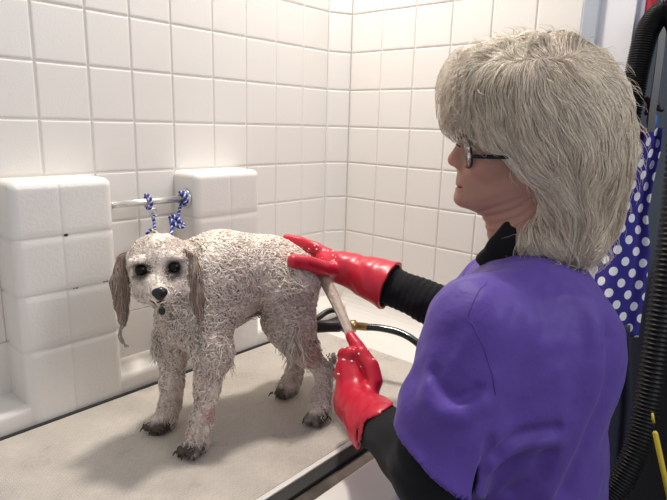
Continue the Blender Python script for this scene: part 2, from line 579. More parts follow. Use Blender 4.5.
bmat = mesh_obj('bath_mat', *box(-1.40, -0.15, -0.565, -0.0975, F0 - 0.006, F0, 0.002, 2), mm, smooth=False, origin=(-0.6, -0.35, F0))
tag(bmat, 'beige waffle textured rubber mat lying under the dog', 'mat')
# dark gap along the back edge of the mat
mesh_obj('back_seal', *box(-1.40, 0.0, -0.097, -0.0885, F0 - 0.01, F0 + 0.002, 0.002), M_SEAL, parent=bath, smooth=False)

# ------------------------------------------------------------------ bar with rings, tethers
bar = empty('tether_bar', (-0.64, -0.05, 1.25))
tag(bar, 'slim steel tether bar across the niche between the two wall ledges', 'bar')
za = on(120, 201, 1, -0.05); zb = on(193, 193, 1, -0.05)
zc = (za[2] + zb[2]) / 2 - 0.009
V, F = tube1([(-0.738, -0.05, zc), (-0.541, -0.05, zc)], 0.008, 20)
mesh_obj('rod', V, F, mat('satin_white_steel', (0.80, 0.78, 0.75), 0.25, 0.5, 0.75), parent=bar)
V, F = tube1([(-0.541, -0.05, zc), (-0.546, -0.05, zc), (-0.5475, -0.05, zc)], [0.023, 0.021, 0.014], 24)
mesh_obj('flange', V, F, M_CHROME, parent=bar)
V, F = tube1([(-0.738, -0.05, zc), (-0.733, -0.05, zc), (-0.7315, -0.05, zc)], [0.023, 0.021, 0.014], 24)
mesh_obj('flange', V, F, M_CHROME, parent=bar)


def rope(name, path, rad, parent, turns):
    """four twisted strands, blue, white and navy"""
    n = len(path)
    P = np.asarray(path)
    T = np.gradient(P, axis=0); T /= np.maximum(np.linalg.norm(T, axis=1), 1e-9)[:, None]
    a = np.cross(T[0], (0.3, 0.8, 0.2)); a /= np.linalg.norm(a)
    A = []
    for i in range(n):
        a = a - T[i] * (a @ T[i]); a /= np.linalg.norm(a); A.append(a)
    A = np.array(A); Bv = np.cross(T, A)
    parts = []; mi = []
    for s in range(4):
        ph = s * math.pi / 2 + np.linspace(0, turns * 2 * math.pi, n)
        q = P + rad * 0.55 * (np.cos(ph)[:, None] * A + np.sin(ph)[:, None] * Bv)
        v, f = tube1(q, rad * 0.6, 6)
        parts.append((v, f)); mi += [(0, 1, 0, 2)[s]] * len(f)
    V, F = merge(parts)
    return mesh_obj(name, V, F, [M_ROPEB, M_ROPEW, M_ROPEK], parent=parent, mi=mi)


def loop_round_bar(x, ang0, ang1, r, n, dx=0.0):
    a = np.linspace(ang0, ang1, n)
    return [(x + dx * k / n, -0.05 - r * math.sin(t), zc + r * math.cos(t)) for k, t in enumerate(a)]


b1 = on(150, 203, 1, -0.062)
t1 = empty('tether', (b1[0], -0.07, zc - 0.03))
tag(t1, 'blue and white cord tether with a steel ring, hanging on the left of the bar', 'tether', 'tethers on the bar')
lp = loop_round_bar(b1[0], -0.4, 2 * math.pi - 0.5, 0.0155, 12, 0.005)
rope('cord_loop', spline(lp, 60), 0.0034, t1, 9)
ringc = np.array([b1[0] + 0.004, -0.070, zc - 0.022])
a = np.linspace(0, 2 * math.pi, 25)[:-1]
V, F = tube1(np.array([ringc + 0.0095 * np.array([math.cos(t), 0.15 * math.cos(t), math.sin(t)]) for t in np.append(a, 0)]), 0.0018, 8, False)
mesh_obj('ring', V, F, M_CHROME, parent=t1)
p2 = at(153.5, 213, (ringc - CAM) @ FWD)
tether1 = spline([ringc + (0, 0, -0.008), at(152.5, 214, 1.255), at(154, 222, 1.245), at(154.5, 230, 1.235), at(152.5, 238, 1.22), at(151.5, 250, 1.19)], 70)
rope('cord', tether1, 0.0034, t1, 12)
V, F = tube1(spline([at(150, 236, 1.20), at(154, 231, 1.19), at(158, 234, 1.18), at(163, 240, 1.16)], 16), 0.0022, 6)
mesh_obj('strap_end', V, F, M_STRAPY, parent=t1)
rope('knot', spline([at(149, 238, 1.22), at(147, 234, 1.21), at(151, 230, 1.21), at(155, 234, 1.21), at(150, 239, 1.205), at(148, 235, 1.20)], 40), 0.0032, t1, 6)

b2 = on(186, 194, 1, -0.062)
t2 = empty('tether', (b2[0], -0.07, zc - 0.03))
tag(t2, 'knotted blue and white cord tether wound round the right end of the bar', 'tether', 'tethers on the bar')
lp = loop_round_bar(b2[0] - 0.006, -0.4, 6 * math.pi - 0.8, 0.0152, 36, 0.016)
rope('cord_loop', spline(lp, 150), 0.0034, t2, 22)
st = np.array(lp[-1])
rope('cord', spline([st, at(181.5, 203, 1.30), at(179.5, 209, 1.295), at(178, 216, 1.285), at(174, 219, 1.275), at(171, 222, 1.27), at(172, 228, 1.25), at(170, 240, 1.22), at(168, 250, 1.2)], 100), 0.0034, t2, 15)
kn = [at(171, 221, 1.27), at(170, 217, 1.262), at(174, 216, 1.258), at(178, 221, 1.262), at(182, 223, 1.266), at(184, 226, 1.262), at(180, 227.5, 1.256),
      at(175, 224, 1.253), at(171, 219, 1.257), at(175, 217, 1.266), at(179, 219, 1.255), at(177, 225, 1.256), at(172, 226, 1.26)]
rope('knot', spline(kn, 110), 0.0034, t2, 15)

# ------------------------------------------------------------------ dog
HC = at(157.5, 262, 1.005)
toc = CAM - HC; toc /= np.linalg.norm(toc)
hf = toc * np.array([1, 1, 0]); hf /= np.linalg.norm(hf)
hf = hf * math.cos(-.04) + np.array([0, 0, -1]) * math.sin(-.04); hf /= np.linalg.norm(hf)
hl = np.cross((0, 0, 1), hf); hl /= np.linalg.norm(hl)      # dog's left = picture right
hu = np.cross(hf, hl)
rl = 0.04
hl, hu = hl * math.cos(rl) + hu * math.sin(rl), hu * math.cos(rl) - hl * math.sin(rl)
HB = np.array([hf, hl, hu])
hp = lambda x, y, z: HC + x * hf + y * hl + z * hu

LEG = {
 'FL': ([at(206, 318, 1.035), at(213, 352, 1.02), at(207, 388, 1.02), at(202, 418, 1.015), at(197, 440, 1.01)], [.041, .029, .0180, .0155, .017]),
 'FR': ([at(176, 318, 1.09), at(173, 350, 1.10), at(172, 382, 1.10), at(170, 405, 1.095), at(165, 421, 1.085)], [.036, .026, .0178, .0155, .017]),
 'HL': ([at(288, 290, 1.12), at(291, 326, 1.115), at(304, 350, 1.135), at(325, 372, 1.165), at(322, 394, 1.15), at(320, 408, 1.135)], [.056, .041, .024, .0135, .0145, .018]),
 'HR': ([at(283, 290, 1.22), at(281, 320, 1.215), at(289, 340, 1.24), at(297, 361, 1.255), at(294, 375, 1.245), at(290, 385, 1.24)], [.050, .034, .022, .0135, .0145, .017]),
}
TOES = {
 'FL': ([at(187, 449, .985), at(181, 446, .99), at(194, 451, .985), at(198, 448, 1.0)], at(194, 444, 1.0)),
 'FR': ([at(154, 429, 1.06), at(148, 426, 1.065), at(160, 430, 1.06), at(165, 428, 1.07)], at(160, 423, 1.075)),
 'HL': ([at(314, 416, 1.105), at(309, 414, 1.11), at(319, 417, 1.105), at(324, 414, 1.12)], at(318, 411, 1.12)),
 'HR': ([at(280, 391, 1.21), at(275, 389, 1.215), at(285, 392, 1.21), at(290, 390, 1.225)], at(286, 386, 1.225)),
}
for k in TOES:      # toes rest on the mat
    T, c = TOES[k]
    TOES[k] = ([np.array([t[0], t[1], F0 + 0.0115]) for t in T], c)


def dog_sdf(p, wobble=True):
    d = ell(p, at(224, 281, 1.095), (.085, .066, .084), np.array([[-.967, .25, 0], [.25, .967, 0], [0, 0, 1]]))
    d = smin(d, seg(p, at(224, 274, 1.095), at(272, 272, 1.15), .074, .060), .05)
    d = smin(d, seg(p, at(268, 271, 1.15), at(287, 279, 1.165), .062, .061), .04)
    d = smin(d, ell(p, at(200, 300, 1.065), (.055, .055, .068)), .05)           # chest
    d = smin(d, seg(p, at(197, 278, 1.06), at(170, 268, 1.03), .060, .046), .04)    # neck
    d = smin(d, seg(p, at(178, 296, 1.035), at(192, 322, 1.05), .040, .046), .03)
    for k, (P, R) in LEG.items():
        d = smin(d, chain(p, P, R, 0.02), .03)
    for k, (T, c) in TOES.items():
        e = seg(p, LEG[k][0][-1], c, .019, .016)
        for t in T: e = smin(e, seg(p, c * 0.6 + np.array([t[0], t[1], t[2] + .004]) * 0.4, t, .0105, .0085), .006)
        d = smin(d, e, .012)
    # head
    h = ell(p, hp(-.004, 0, .004), (.050, .050, .045), HB)
    h = smin(h, ell(p, hp(.0, 0, -.022), (.042, .047, .038), HB), .02)
    mz = smin(seg(p, hp(.030, 0, -.022), hp(.068, 0, -.038), .025, .0170), ell(p, hp(.060, 0, -.047), (.019, .0215, .014), HB), .012)
    h = smin(h, mz, .018)
    for s in (-1, 1):
        h = smin(h, ell(p, hp(.035, s * .027, -.034), (.024, .02, .022), HB), .015)
        h = smin(h, ell(p, hp(.038, s * .030, .011), (.014, .016, .009), HB), .012)     # brow
        h = smax(h, -(np.linalg.norm(p - hp(.051, s * .028, -.003), axis=1) - .0115), .006)
    d = smin(d, h, .02)
    if wobble:
        d = d - 0.0034 * wob(p, 75, 3) - 0.0022 * wob(p, 160, 4)
    return d


Vd, Fd = nets(dog_sdf, (-1.0, -0.75, 0.80), (-0.30, -0.10, 1.32), 0.0042)


def dog_pigment(p):
    c = np.tile(np.array([0.76, 0.66, 0.585]), (len(p), 1))

    def blend(mask, colr):
        nonlocal c
        m = np.clip(mask, 0, 1)[:, None]
        c = c * (1 - m) + np.array(colr) * m
    # warm apricot back, its top paled to paint in overhead light; pinker skin at the haunch and belly
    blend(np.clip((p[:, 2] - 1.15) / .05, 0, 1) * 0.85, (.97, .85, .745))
    hk = at(300, 300, 1.12)
    blend(0.5 * (1 - np.linalg.norm(p - hk, axis=1) / .10), (.56, .45, .41))
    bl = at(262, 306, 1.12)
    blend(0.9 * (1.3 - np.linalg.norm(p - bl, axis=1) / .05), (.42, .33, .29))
    for q, r in ((at(312, 352, 1.12), .03), (at(210, 415, 1.0), .016)):
        blend(0.9 * (1.4 - np.linalg.norm(p - q, axis=1) / r), (.60, .38, .34))
    inhead = np.linalg.norm(p - HC, axis=1) < .085
    blend(np.where(inhead, .85, 0), (.80, .71, .63))
    for s in (-1, 1):
        blend(2.0 - np.linalg.norm((p - hp(.048, s * .0275, -.006)) / 1.0, axis=1) / .0118, (.055, .045, .042))
        blend(.75 * (1.6 - np.linalg.norm(p - hp(.05, s * .023, -.018), axis=1) / .008), (.17, .14, .12))
    blend(.8 * (1.5 - np.linalg.norm(p - hp(.068, 0, -.057), axis=1) / .007), (.09, .075, .07))
    for k, (T, cc) in TOES.items():
        for t in T:
            blend(.95 * (2.1 - np.linalg.norm(p - t, axis=1) / .0095), (.085, .062, .05))
    return c


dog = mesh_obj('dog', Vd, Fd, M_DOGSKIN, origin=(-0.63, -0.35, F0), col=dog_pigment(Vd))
tag(dog, 'small wet cream poodle mix standing on the mat with its head turned to the viewer', 'dog')

dsdf = lambda p: dog_sdf(p, False)


def grow(seed, f, length, steps, flow, lift, curl, rad, colr, sides=4, jitter=0.5, tipr=0.25):
    """tufts that follow the surface: seed (N,3), flow fn(p)->dir"""
    N = len(seed)
    L = length if np.ndim(length) else np.full(N, length)
    P = [seed]
    jit = RNG.normal(size=(N, 3)) * jitter
    ph = RNG.uniform(0, 6.28, N); spn = RNG.uniform(0.6, 1.5, N) * RNG.choice([-1, 1], N)
    for s in range(steps - 1):
        p = P[-1]
        n = grad(f, p)
        d = flow(p) + jit
        d = d - n * (d * n).sum(1)[:, None]
        d /= np.maximum(np.linalg.norm(d, axis=1), 1e-9)[:, None]
        sd = np.cross(n, d)
        a = ph + spn * s * 1.5
        d2 = d + curl * (np.cos(a)[:, None] * sd + np.sin(a)[:, None] * n * 0.8)
        q = p + d2 * (L / (steps - 1))[:, None]
        # hold the tuft near its lift height above the skin
        dist = f(q)
        tgt = lift * min(1.0, (s + 1) / (.35 * (steps - 1)))
        q = q + n * ((tgt - dist) * 0.45)[:, None]
        P.append(q)
    P = np.stack(P, 1)
    t = np.linspace(0, 1, steps)
    R = (rad if np.ndim(rad) else np.full(N, rad))[:, None] * (1 - (1 - tipr) * t[None] ** 1.5)
    return tubes(P, R, sides, colr)


# curly coat
nv = len(Vd)
hd = np.linalg.norm(Vd - HC, axis=1)
toe_all = np.vstack([np.array(T) for T, c in TOES.values()])
td = np.min(np.linalg.norm(Vd[:, None] - toe_all[None], axis=2), axis=1)
wgt = np.ones(nv)
eyes = [hp(.05, s * .028, -.003) for s in (-1, 1)]
for e in eyes: wgt[np.linalg.norm(Vd - e, axis=1) < .0165] = 0
wgt[np.linalg.norm(Vd - hp(.085, 0, -.037), axis=1) < .018] = 0
wgt[td < .016] = 0.1
for bl, br_ in ((at(258, 300, 1.10), .040), (at(248, 312, 1.06), .030), (at(272, 296, 1.10), .022)):
    wgt[np.linalg.norm(Vd - bl, axis=1) < br_] *= 0.12
ids = RNG.choice(nv, 12500, p=wgt / wgt.sum(), replace=False)
sd_ = Vd[ids]
hdi = np.linalg.norm(sd_ - HC, axis=1)
face = hdi < .078
low = (sd_[:, 2] < F0 + 0.15) & ~face


def body_flow(p):
    d = np.zeros_like(p)
    d[:, 0] = 0.55; d[:, 2] = -0.8; d[:, 1] = -0.1
    lowm = p[:, 2] < F0 + 0.17
    d[lowm] = (0.05, -0.05, -1.0)
    hm = np.linalg.norm(p - HC, axis=1) < .08
    away = (p - hp(.075, 0, -.02))
    away = away / np.maximum(np.linalg.norm(away, axis=1), 1e-9)[:, None]
    d[hm] = away[hm] + np.array([0, 0, -0.25])
    return d


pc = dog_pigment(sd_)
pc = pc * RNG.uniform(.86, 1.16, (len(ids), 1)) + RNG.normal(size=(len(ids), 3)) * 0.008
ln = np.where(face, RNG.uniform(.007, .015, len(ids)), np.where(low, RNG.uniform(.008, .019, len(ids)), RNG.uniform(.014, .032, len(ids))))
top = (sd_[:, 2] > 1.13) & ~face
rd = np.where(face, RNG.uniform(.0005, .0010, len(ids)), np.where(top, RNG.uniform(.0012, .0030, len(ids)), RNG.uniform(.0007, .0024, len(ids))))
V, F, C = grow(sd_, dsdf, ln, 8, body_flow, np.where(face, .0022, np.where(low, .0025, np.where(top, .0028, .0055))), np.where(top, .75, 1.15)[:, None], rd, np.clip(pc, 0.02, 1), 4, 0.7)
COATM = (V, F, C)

# shaggy fringes hanging at elbows, thigh and hock
fr = []
for (u, v, d, n, sp, l) in ((223, 352, 1.005, 70, 8, .05), (158, 345, 1.08, 70, 8, .045), (294, 341, 1.075, 110, 10, .05), (332, 366, 1.15, 30, 5, .025),
                            (196, 335, 1.0, 50, 12, .035), (280, 322, 1.19, 30, 8, .03)):
    for i in range(n):
        q = at(u + RNG.normal() * sp * .5, v + RNG.normal() * sp * .6 - 8, d + RNG.normal() * .008)
        fr.append((q, l * RNG.uniform(.6, 1.1)))
P = []; 
for q, l in fr:
    s = np.linspace(0, 1, 7)[:, None]
    side = RNG.normal() * .25 * RIGHT + RNG.normal() * .2 * FWD
    wv = 0.0025 * np.sin(s * 9 + RNG.uniform(0, 6)) * RIGHT + 0.002 * np.cos(s * 8 + RNG.uniform(0, 6)) * FWD
    P.append(q + s * l * (DOWN + side) + wv)
P = np.array(P)
R = RNG.uniform(.0012, .002, (len(P), 1)) * (1 - .75 * np.linspace(0, 1, 7)[None])
V, F, C = tubes(P, R, 4, np.array([.60, .53, .46]) * RNG.uniform(.82, 1.12, (len(P), 1)))
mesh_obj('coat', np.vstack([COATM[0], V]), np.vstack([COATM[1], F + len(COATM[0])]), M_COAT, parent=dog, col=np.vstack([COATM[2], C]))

# ears: wet, taupe, one with a stringy tip
def ear(pts, wid, thick_axis, ntuft, tip):
    f = lambda p: np.minimum.reduce([flatseg(p, pts[i], pts[i + 1], wid[i], wid[i + 1], thick_axis, 2.2) for i in range(len(pts) - 1)]) - .0008 * wob(p, 120, 9)
    lo = np.min(pts, 0) - .04; hi = np.max(pts, 0) + .04
    V, F = nets(f, lo, hi, 0.003)
    c0 = np.array([.25, .18, .145])
    o = mesh_obj('ear', V, F, M_DOGSKIN, parent=dog, col=np.tile(c0, (len(V), 1)))
    tag(o, 'wet taupe hanging ear')
    sid = RNG.choice(len(V), ntuft, replace=len(V) < ntuft)
    V2, F2, C2 = grow(V[sid], f, RNG.uniform(.02, .045, ntuft), 8, lambda p: np.tile(DOWN, (len(p), 1)), .002, .25, RNG.uniform(.0007, .0014, ntuft),
                      np.clip(np.array([.33, .25, .20]) * RNG.uniform(.65, 1.4, (ntuft, 1)), 0, 1), 4, .15)
    # strings at the tip
    T = []
    for k in range(5):
        q = [np.asarray(t) + RNG.normal(size=3) * .0015 for t in tip]
        T.append(spline(q, 14))
    T = np.array(T) + .0016 * np.sin(np.linspace(0, 14, 14) + np.arange(5)[:, None] * 1.3)[..., None] * RIGHT
    V3, F3, C3 = tubes(T, np.full((5, 14), .0016) * (1 - .5 * np.linspace(0, 1, 14)[None]), 5, np.tile([.33, .26, .21], (5, 1)))
    mesh_obj('ear_hair', np.vstack([V2, V3]), np.vstack([F2, F3 + len(V2)]), M_COAT, parent=o, col=np.vstack([C2, C3]))


ear([at(134, 255, 1.00), at(124, 262, .995), at(120.5, 280, .985), at(122, 303, .98), at(123, 318, .98)], [.012, .0145, .0155, .0115, .005], hf + .25 * hl, 260,
    [at(123, 312, .98), at(123.5, 322, .98), at(120.5, 333, .98), at(123, 342, .98), at(127, 347, .98)])
ear([at(184, 254, 1.00), at(191, 260, 1.00), at(195, 280, .99), at(197, 300, .985), at(199, 318, .985)], [.011, .014, .015, .012, .005], hf - .5 * hl, 260,
    [at(198, 310, .985), at(200, 318, .985), at(200, 325, .985), at(202, 332, .985)])

def ball(c, r, B=None, n=16):
    V = []; F = []
    for i in range(n + 1):
        th = math.pi * i / n
        for k in range(2 * n):
            ph = math.pi * k / n
            V.append((math.sin(th) * math.cos(ph) * r[0], math.sin(th) * math.sin(ph) * r[1], math.cos(th) * r[2]))
    for i in range(n):
        for k in range(2 * n):
            k2 = (k + 1) % (2 * n)
            F.append((i * 2 * n + k, (i + 1) * 2 * n + k, (i + 1) * 2 * n + k2, i * 2 * n + k2))
    V = np.array(V)
    if B is not None: V = V @ np.asarray(B)
    return V + np.asarray(c), F


for s in (-1, 1):
    mesh_obj('eye', *ball(hp(.0435, s * .028, -.003), (.0095, .0105, .0095), HB), M_EYE, parent=dog)
fn = lambda p: smax(smin(ell(p, hp(.082, 0, -.036), (.009, .0135, .0095), HB), ell(p, hp(.080, 0, -.043), (.008, .007, .007), HB), .006),
                    -np.minimum(np.linalg.norm(p - hp(.091, .0055, -.038), axis=1), np.linalg.norm(p - hp(.091, -.0055, -.038), axis=1)) + .003, .003)
mesh_obj('nose', *nets(fn, hp(.082, 0, -.038) - .025, hp(.082, 0, -.038) + .025, .0016), M_NOSE, parent=dog)
fm = spline([hp(.068, -.017, -.054), hp(.077, -.008, -.055), hp(.079, 0, -.052), hp(.077, .008, -.055), hp(.068, .017, -.054)], 20)
V, F = tube1(fm, .0016, 6); mesh_obj('mouth', V, F, M_NOSE, parent=dog)
# claws
for k, (T, c) in TOES.items():
    for t in T:
        dr = np.array([t[0] - c[0], t[1] - c[1], 0.0]); dr /= max(np.linalg.norm(dr), 1e-6)
        q = spline([t + dr * .005 + (0, 0, .002), t + dr * .011 + (0, 0, .0005), t + dr * .015 + (0, 0, -.0055)], 8)
        V, F = tube1(q, np.linspace(.0028, .0008, 8), 6)
        mesh_obj('claw', V, F, M_CLAW, parent=dog)
# collar, mostly sunk in the wet coat
cc_ = at(176, 297, 1.03)
ax = at(196, 284, 1.06) - at(166, 290, 1.0); ax /= np.linalg.norm(ax)
e1 = np.cross(ax, (0, 0, 1)); e1 /= np.linalg.norm(e1); e2 = np.cross(ax, e1)
V, F = tube1([cc_ + .046 * (math.cos(t) * e1 + math.sin(t) * e2) for t in np.linspace(0, 2 * math.pi, 40)], .0035, 6, False)
col_o = mesh_obj('collar', V, F, M_BLACK, parent=dog)
mesh_obj('buckle', *ball(at(162, 311, .955), (.004, .006, .0075), HB, 8), M_BLACK, parent=col_o)

# tail pulled out straight into the glove
tl = spline([at(312, 268, 1.165), at(324, 279, 1.15), at(335, 300, 1.115), at(344, 320, 1.075), at(351, 338, 1.045), at(357, 358, 1.03), at(361, 374, 1.03)], 40)
V, F = tube1(tl, np.interp(np.linspace(0, 1, 40), [0, .15, .5, 1], [.020, .0135, .0095, .006]), 12)
tail = mesh_obj('tail', V, F, M_DOGSKIN, parent=dog, col=np.tile([.50, .40, .335], (len(V), 1)))
P = []
for i in range(130):
    s0 = RNG.uniform(0, .55); k = np.clip(np.linspace(s0, s0 + RNG.uniform(.2, .4), 9), 0, .98)
    q = np.stack([np.interp(k, np.linspace(0, 1, 40), tl[:, j]) for j in range(3)], 1)
    rr_ = np.interp(k, [0, .15, .5, 1], [.020, .0135, .0095, .006])
    an = RNG.uniform(0, 6.28)
    q = q + rr_[:, None] * .95 * (math.cos(an) * RIGHT + math.sin(an) * FWD)
    P.append(q)
P = np.array(P)
V, F, C = tubes(P, np.full((130, 9), .0013) * (1 - .5 * np.linspace(0, 1, 9)[None]), 4, np.array([.52, .42, .35]) * RNG.uniform(.75, 1.25, (130, 1)))
mesh_obj('tail_hair', V, F, M_COAT, parent=tail, col=C)

# ------------------------------------------------------------------ person
# body frame: facing the tub
BF = np.array([-.36, .93, 0]); BF /= np.linalg.norm(BF)
BL = np.array([-BF[1], BF[0], 0.0])
BU = np.array([0, 0, 1.0])
BB = np.array([BF, BL, BU])
HO = at(530, 150, .85)
pt = 0.03
_lh = -RIGHT * np.array([1, 1, 0]); _lh /= np.linalg.norm(_lh)
_aw = FWD * np.array([1, 1, 0]); _aw = _aw - _lh * (_aw @ _lh); _aw /= np.linalg.norm(_aw)
HYAW = math.radians(3)
_hb = math.cos(HYAW) * _lh + math.sin(HYAW) * _aw
HL = np.array([-_hb[1], _hb[0], 0.0])
HFW = _hb * math.cos(pt) - BU * math.sin(pt); HUP = BU * math.cos(pt) + _hb * math.sin(pt)
HH = np.array([HFW, HL, HUP])
hd_ = lambda x, y, z: HO + x * HFW + y * HL + z * HUP


def side(u, v, y=0.0):
    """head point seen at (u, v) on the plane y metres left of the middle of the head"""
    r = FWD + (u - 333.5) / FPX * RIGHT + (v - 250.0) / FPX * DOWN
    t = ((HO + y * HL - CAM) @ HL) / (r @ HL)
    return CAM + t * r


NB = at(545, 268, .86)
LSH, LEL, LWR = at(480, 331, .73), at(432, 470, .715), at(353, 404, .985)
RSH = LSH - BL * .31 - BU * .02
REL, RWR = at(456, 314, 1.09), at(345, 267, 1.19)
TC = at(519, 406, .86)
HIP = np.array([TC[0] - .01, TC[1] - .02, 0.88])
ANK = [np.array([HIP[0], HIP[1], 0.05]) + s * BL * .10 for s in (1, -1)]

# hands: bone lists (inside the gloves)
RH = dict(
    palm=[(at(342, 267, 1.19), at(327, 262, 1.215), .027, .027), (at(342, 270, 1.185), at(328, 268, 1.20), .025, .023)],
    fingers=[[at(329, 254, 1.215), at(314, 247, 1.225), at(299, 241.5, 1.225), at(287, 238.5, 1.22)],
             [at(327, 256, 1.235), at(312, 250, 1.25), at(297, 247, 1.255), at(286, 246, 1.25)],
             [at(326, 260, 1.25), at(312, 256, 1.27), at(299, 256, 1.28), at(290, 258, 1.275)],
             [at(327, 266, 1.255), at(316, 265, 1.28), at(307, 268, 1.285), at(301, 272, 1.28)],
             [at(334, 271, 1.175), at(319, 267, 1.12), at(305, 262.5, 1.09), at(294, 261, 1.08)]],
    rad=[.0105, .0105, .0100, .0090, .0140])
LH = dict(
    palm=[(at(354, 402, .985), at(350, 368, 1.015), .028, .025), (at(358, 398, .985), at(362, 372, 1.015), .028, .021)],
    fingers=[[at(362, 372, 1.015), at(364, 358, 1.015), at(357, 346, 1.03), at(351, 337, 1.045)],
             [at(350, 354, 1.01), at(344, 355, 1.04), at(353, 357, 1.062), at(364, 362, 1.055)],
             [at(343, 373, 1.01), at(340, 374, 1.042), at(352, 374, 1.065), at(364, 376, 1.057)],
             [at(344, 384, 1.005), at(342, 386, 1.038), at(353, 387, 1.06), at(364, 388, 1.052)],
             [at(366, 396, .975), at(375, 381, .975), at(371, 366, .985), at(362, 352, 1.0)]],
    rad=[.0115, .0115, .0115, .0105, .0125])


def hand_sdf(p, H, off=0.0):
    d = None
    for a, b, ra, rb in H['palm']:
        e = seg(p, a, b, ra + off, rb + off)
        d = e if d is None else smin(d, e, .015)
    for fg, r in zip(H['fingers'], H['rad']):
        R = [r * 1.12, r * 1.06, r, r * .86]
        d = smin(d, chain(p, fg, [x + off for x in R]), .0045)
    return d


CHN = [side(455.5, 199), side(460, 206)]


def head_sdf(p):
    pr = lambda u, v, y=0: side(u, v, y)
    d = ell(p, hd_(.012, 0, .045), (.094, .074, .098), HH)                     # skull
    d = smin(d, ell(p, hd_(.040, 0, -.018), (.060, .058, .062), HH), .03)           # mid face
    d = smin(d, seg(p, pr(471, 192), pr(476, 193), .022, .024), .025)                # jaw front
    for s in (-1, 1):
        d = smin(d, seg(p, pr(478, 194) + s * .016 * HL, pr(524, 177) + s * .052 * HL, .017, .019), .025)    # jaw line
        d = smin(d, ell(p, hd_(.072, s * .036, -.016), (.026, .022, .022), HH), .02)   # cheek
        d = smin(d, ell(p, hd_(.078, s * .034, .036), (.025, .026, .011), HH), .015)   # brow
        d = smax(d, -ell(p, hd_(.112, s * .034, .013), (.020, .017, .013), HH), .014)  # eye socket
        d = smin(d, ell(p, hd_(.080, s * .033, .011), (.0135, .0145, .0125), HH), .004)  # lids
        d = smin(d, ell(p, hd_(.008, s * .079, -.004), (.018, .008, .030), HH), .008)  # ear
    tip = pr(454.5, 159.5)
    d = smin(d, seg(p, pr(467, 140), tip, .0095, .0108), .009)                      # nose
    for s in (-1, 1): d = smin(d, ell(p, pr(460, 163.5) + s * .0095 * HL, (.011, .0075, .0075), HH), .006)
    d = smin(d, ell(p, pr(470, 178), (.018, .026, .018), HH), .016)
    d = smin(d, ell(p, pr(464.5, 183.2), (.009, .020, .0058), HH), .006)            # upper lip
    d = smin(d, ell(p, pr(464.5, 189.8), (.010, .018, .0058), HH), .006)            # lower lip
    d = smin(d, ell(p, pr(463.5, 198.5), (.0150, .019, .0125), HH), .010)              # chin
    m = pr(459, 186.8)
    d = smax(d, -ell(p, m, (.0065, .022, .0007), HH), .002)                          # mouth line
    # neck with folds
    nk = seg(p, pr(522, 190), NB, .056, .060)
    nk = smin(nk, seg(p, pr(500, 202), pr(516, 240), .022, .040), .03)
    q = (p - HO)
    s_ = q @ HFW * .75 + q @ HUP * 1.0
    msk = np.clip(1 - np.abs(q @ HUP + .095) / .055, 0, 1)
    nk = nk + .0016 * msk * np.sin(s_ * 420 + 2.0 * np.sin(q @ HFW * 60))
    return smin(d, nk, .025)


def torso_sdf(p, off):
    d = ell(p, TC, (.102 + off, .150 + off, .225 + off), BB)
    d = smin(d, seg(p, LSH, RSH, .042 + off, .042 + off), .05)
    d = smin(d, ell(p, TC + BU * .09 - BF * .015, (.088 + off, .135 + off, .105 + off), BB), .05)
    return d


def body_sdf(p):
    d = torso_sdf(p, -.012)
    d = smin(d, head_sdf(p), .03)
    d = smin(d, chain(p, [LSH, LEL, LWR], [.042, .034, .024], .02), .03)
    d = smin(d, chain(p, [RSH, REL, RWR], [.042, .035, .026], .02), .03)
    d = smin(d, hand_sdf(p, LH, -.003), .01)
    d = smin(d, hand_sdf(p, RH, -.003), .01)
    d = smin(d, ell(p, HIP, (.10, .155, .12), BB), .05)
    for s, a in zip((1, -1), ANK):
        hip = HIP + s * BL * .085 - BU * .04
        kn = (hip + a) / 2 + BF * .015
        d = smin(d, chain(p, [hip, kn, a], [.075, .050, .034], .02), .03)
        d = smin(d, seg(p, a - BU * .02, a + BF * .13 - BU * .025, .027, .02), .02)
    return d


Vb, Fb = nets(body_sdf, (-1.0, -1.30, 0.0), (-0.10, -0.15, 1.68), 0.0030)
skin = np.tile(np.array([.40, .215, .16]), (len(Vb), 1))


def sblend(mask, c):
    global skin
    m = np.clip(mask, 0, 1)[:, None]; skin = skin * (1 - m) + np.array(c) * m


dl = lambda q: np.linalg.norm(Vb - q, axis=1)
sblend(.7 * (1.6 - dl(side(453, 160)) / .012), (.52, .22, .175))
sblend(.5 * (1.4 - dl(hd_(.09, .045, -.025)) / .025), (.49, .245, .19))
sblend(.8 * (1.5 - np.abs((Vb - side(462, 187)) @ HUP) / .006) * (dl(side(464, 187)) < .022), (.36, .13, .115))
person = mesh_obj('person', Vb, Fb, M_SKIN, origin=(HIP[0], HIP[1], 0), col=skin)
tag(person, 'woman with pale blonde hair in a purple smock and red gloves washing the dog', 'person')

# eyes
for s in (-1, 1):
    mesh_obj('eye', *ball(hd_(.0825, s * .033, .0105), (.012, .012, .0115), HH, 10), mat('eye_white', (.6, .55, .5), .15), parent=person)
# lashes and brow
P = []
for i in range(26):
    y = .020 + .026 * i / 25
    b0 = hd_(.095 - 18 * (y - .033) ** 2, y, .0145)
    P.append(spline([b0, b0 + .006 * HFW - .001 * HUP, b0 + .009 * HFW + .003 * HUP], 5))
P = np.array(P)
V, F, C = tubes(P, np.full((26, 5), .0005), 3, np.tile([.05, .035, .03], (26, 1)))
mesh_obj('eyelashes', V, F, M_HAIR, parent=person, col=C)

# smock
hem_o = (at(393, 430, .70) + at(475, 497, .68)) / 2
hem_n = -.58 * RIGHT + .78 * DOWN + .25 * FWD; hem_n /= np.linalg.norm(hem_n)


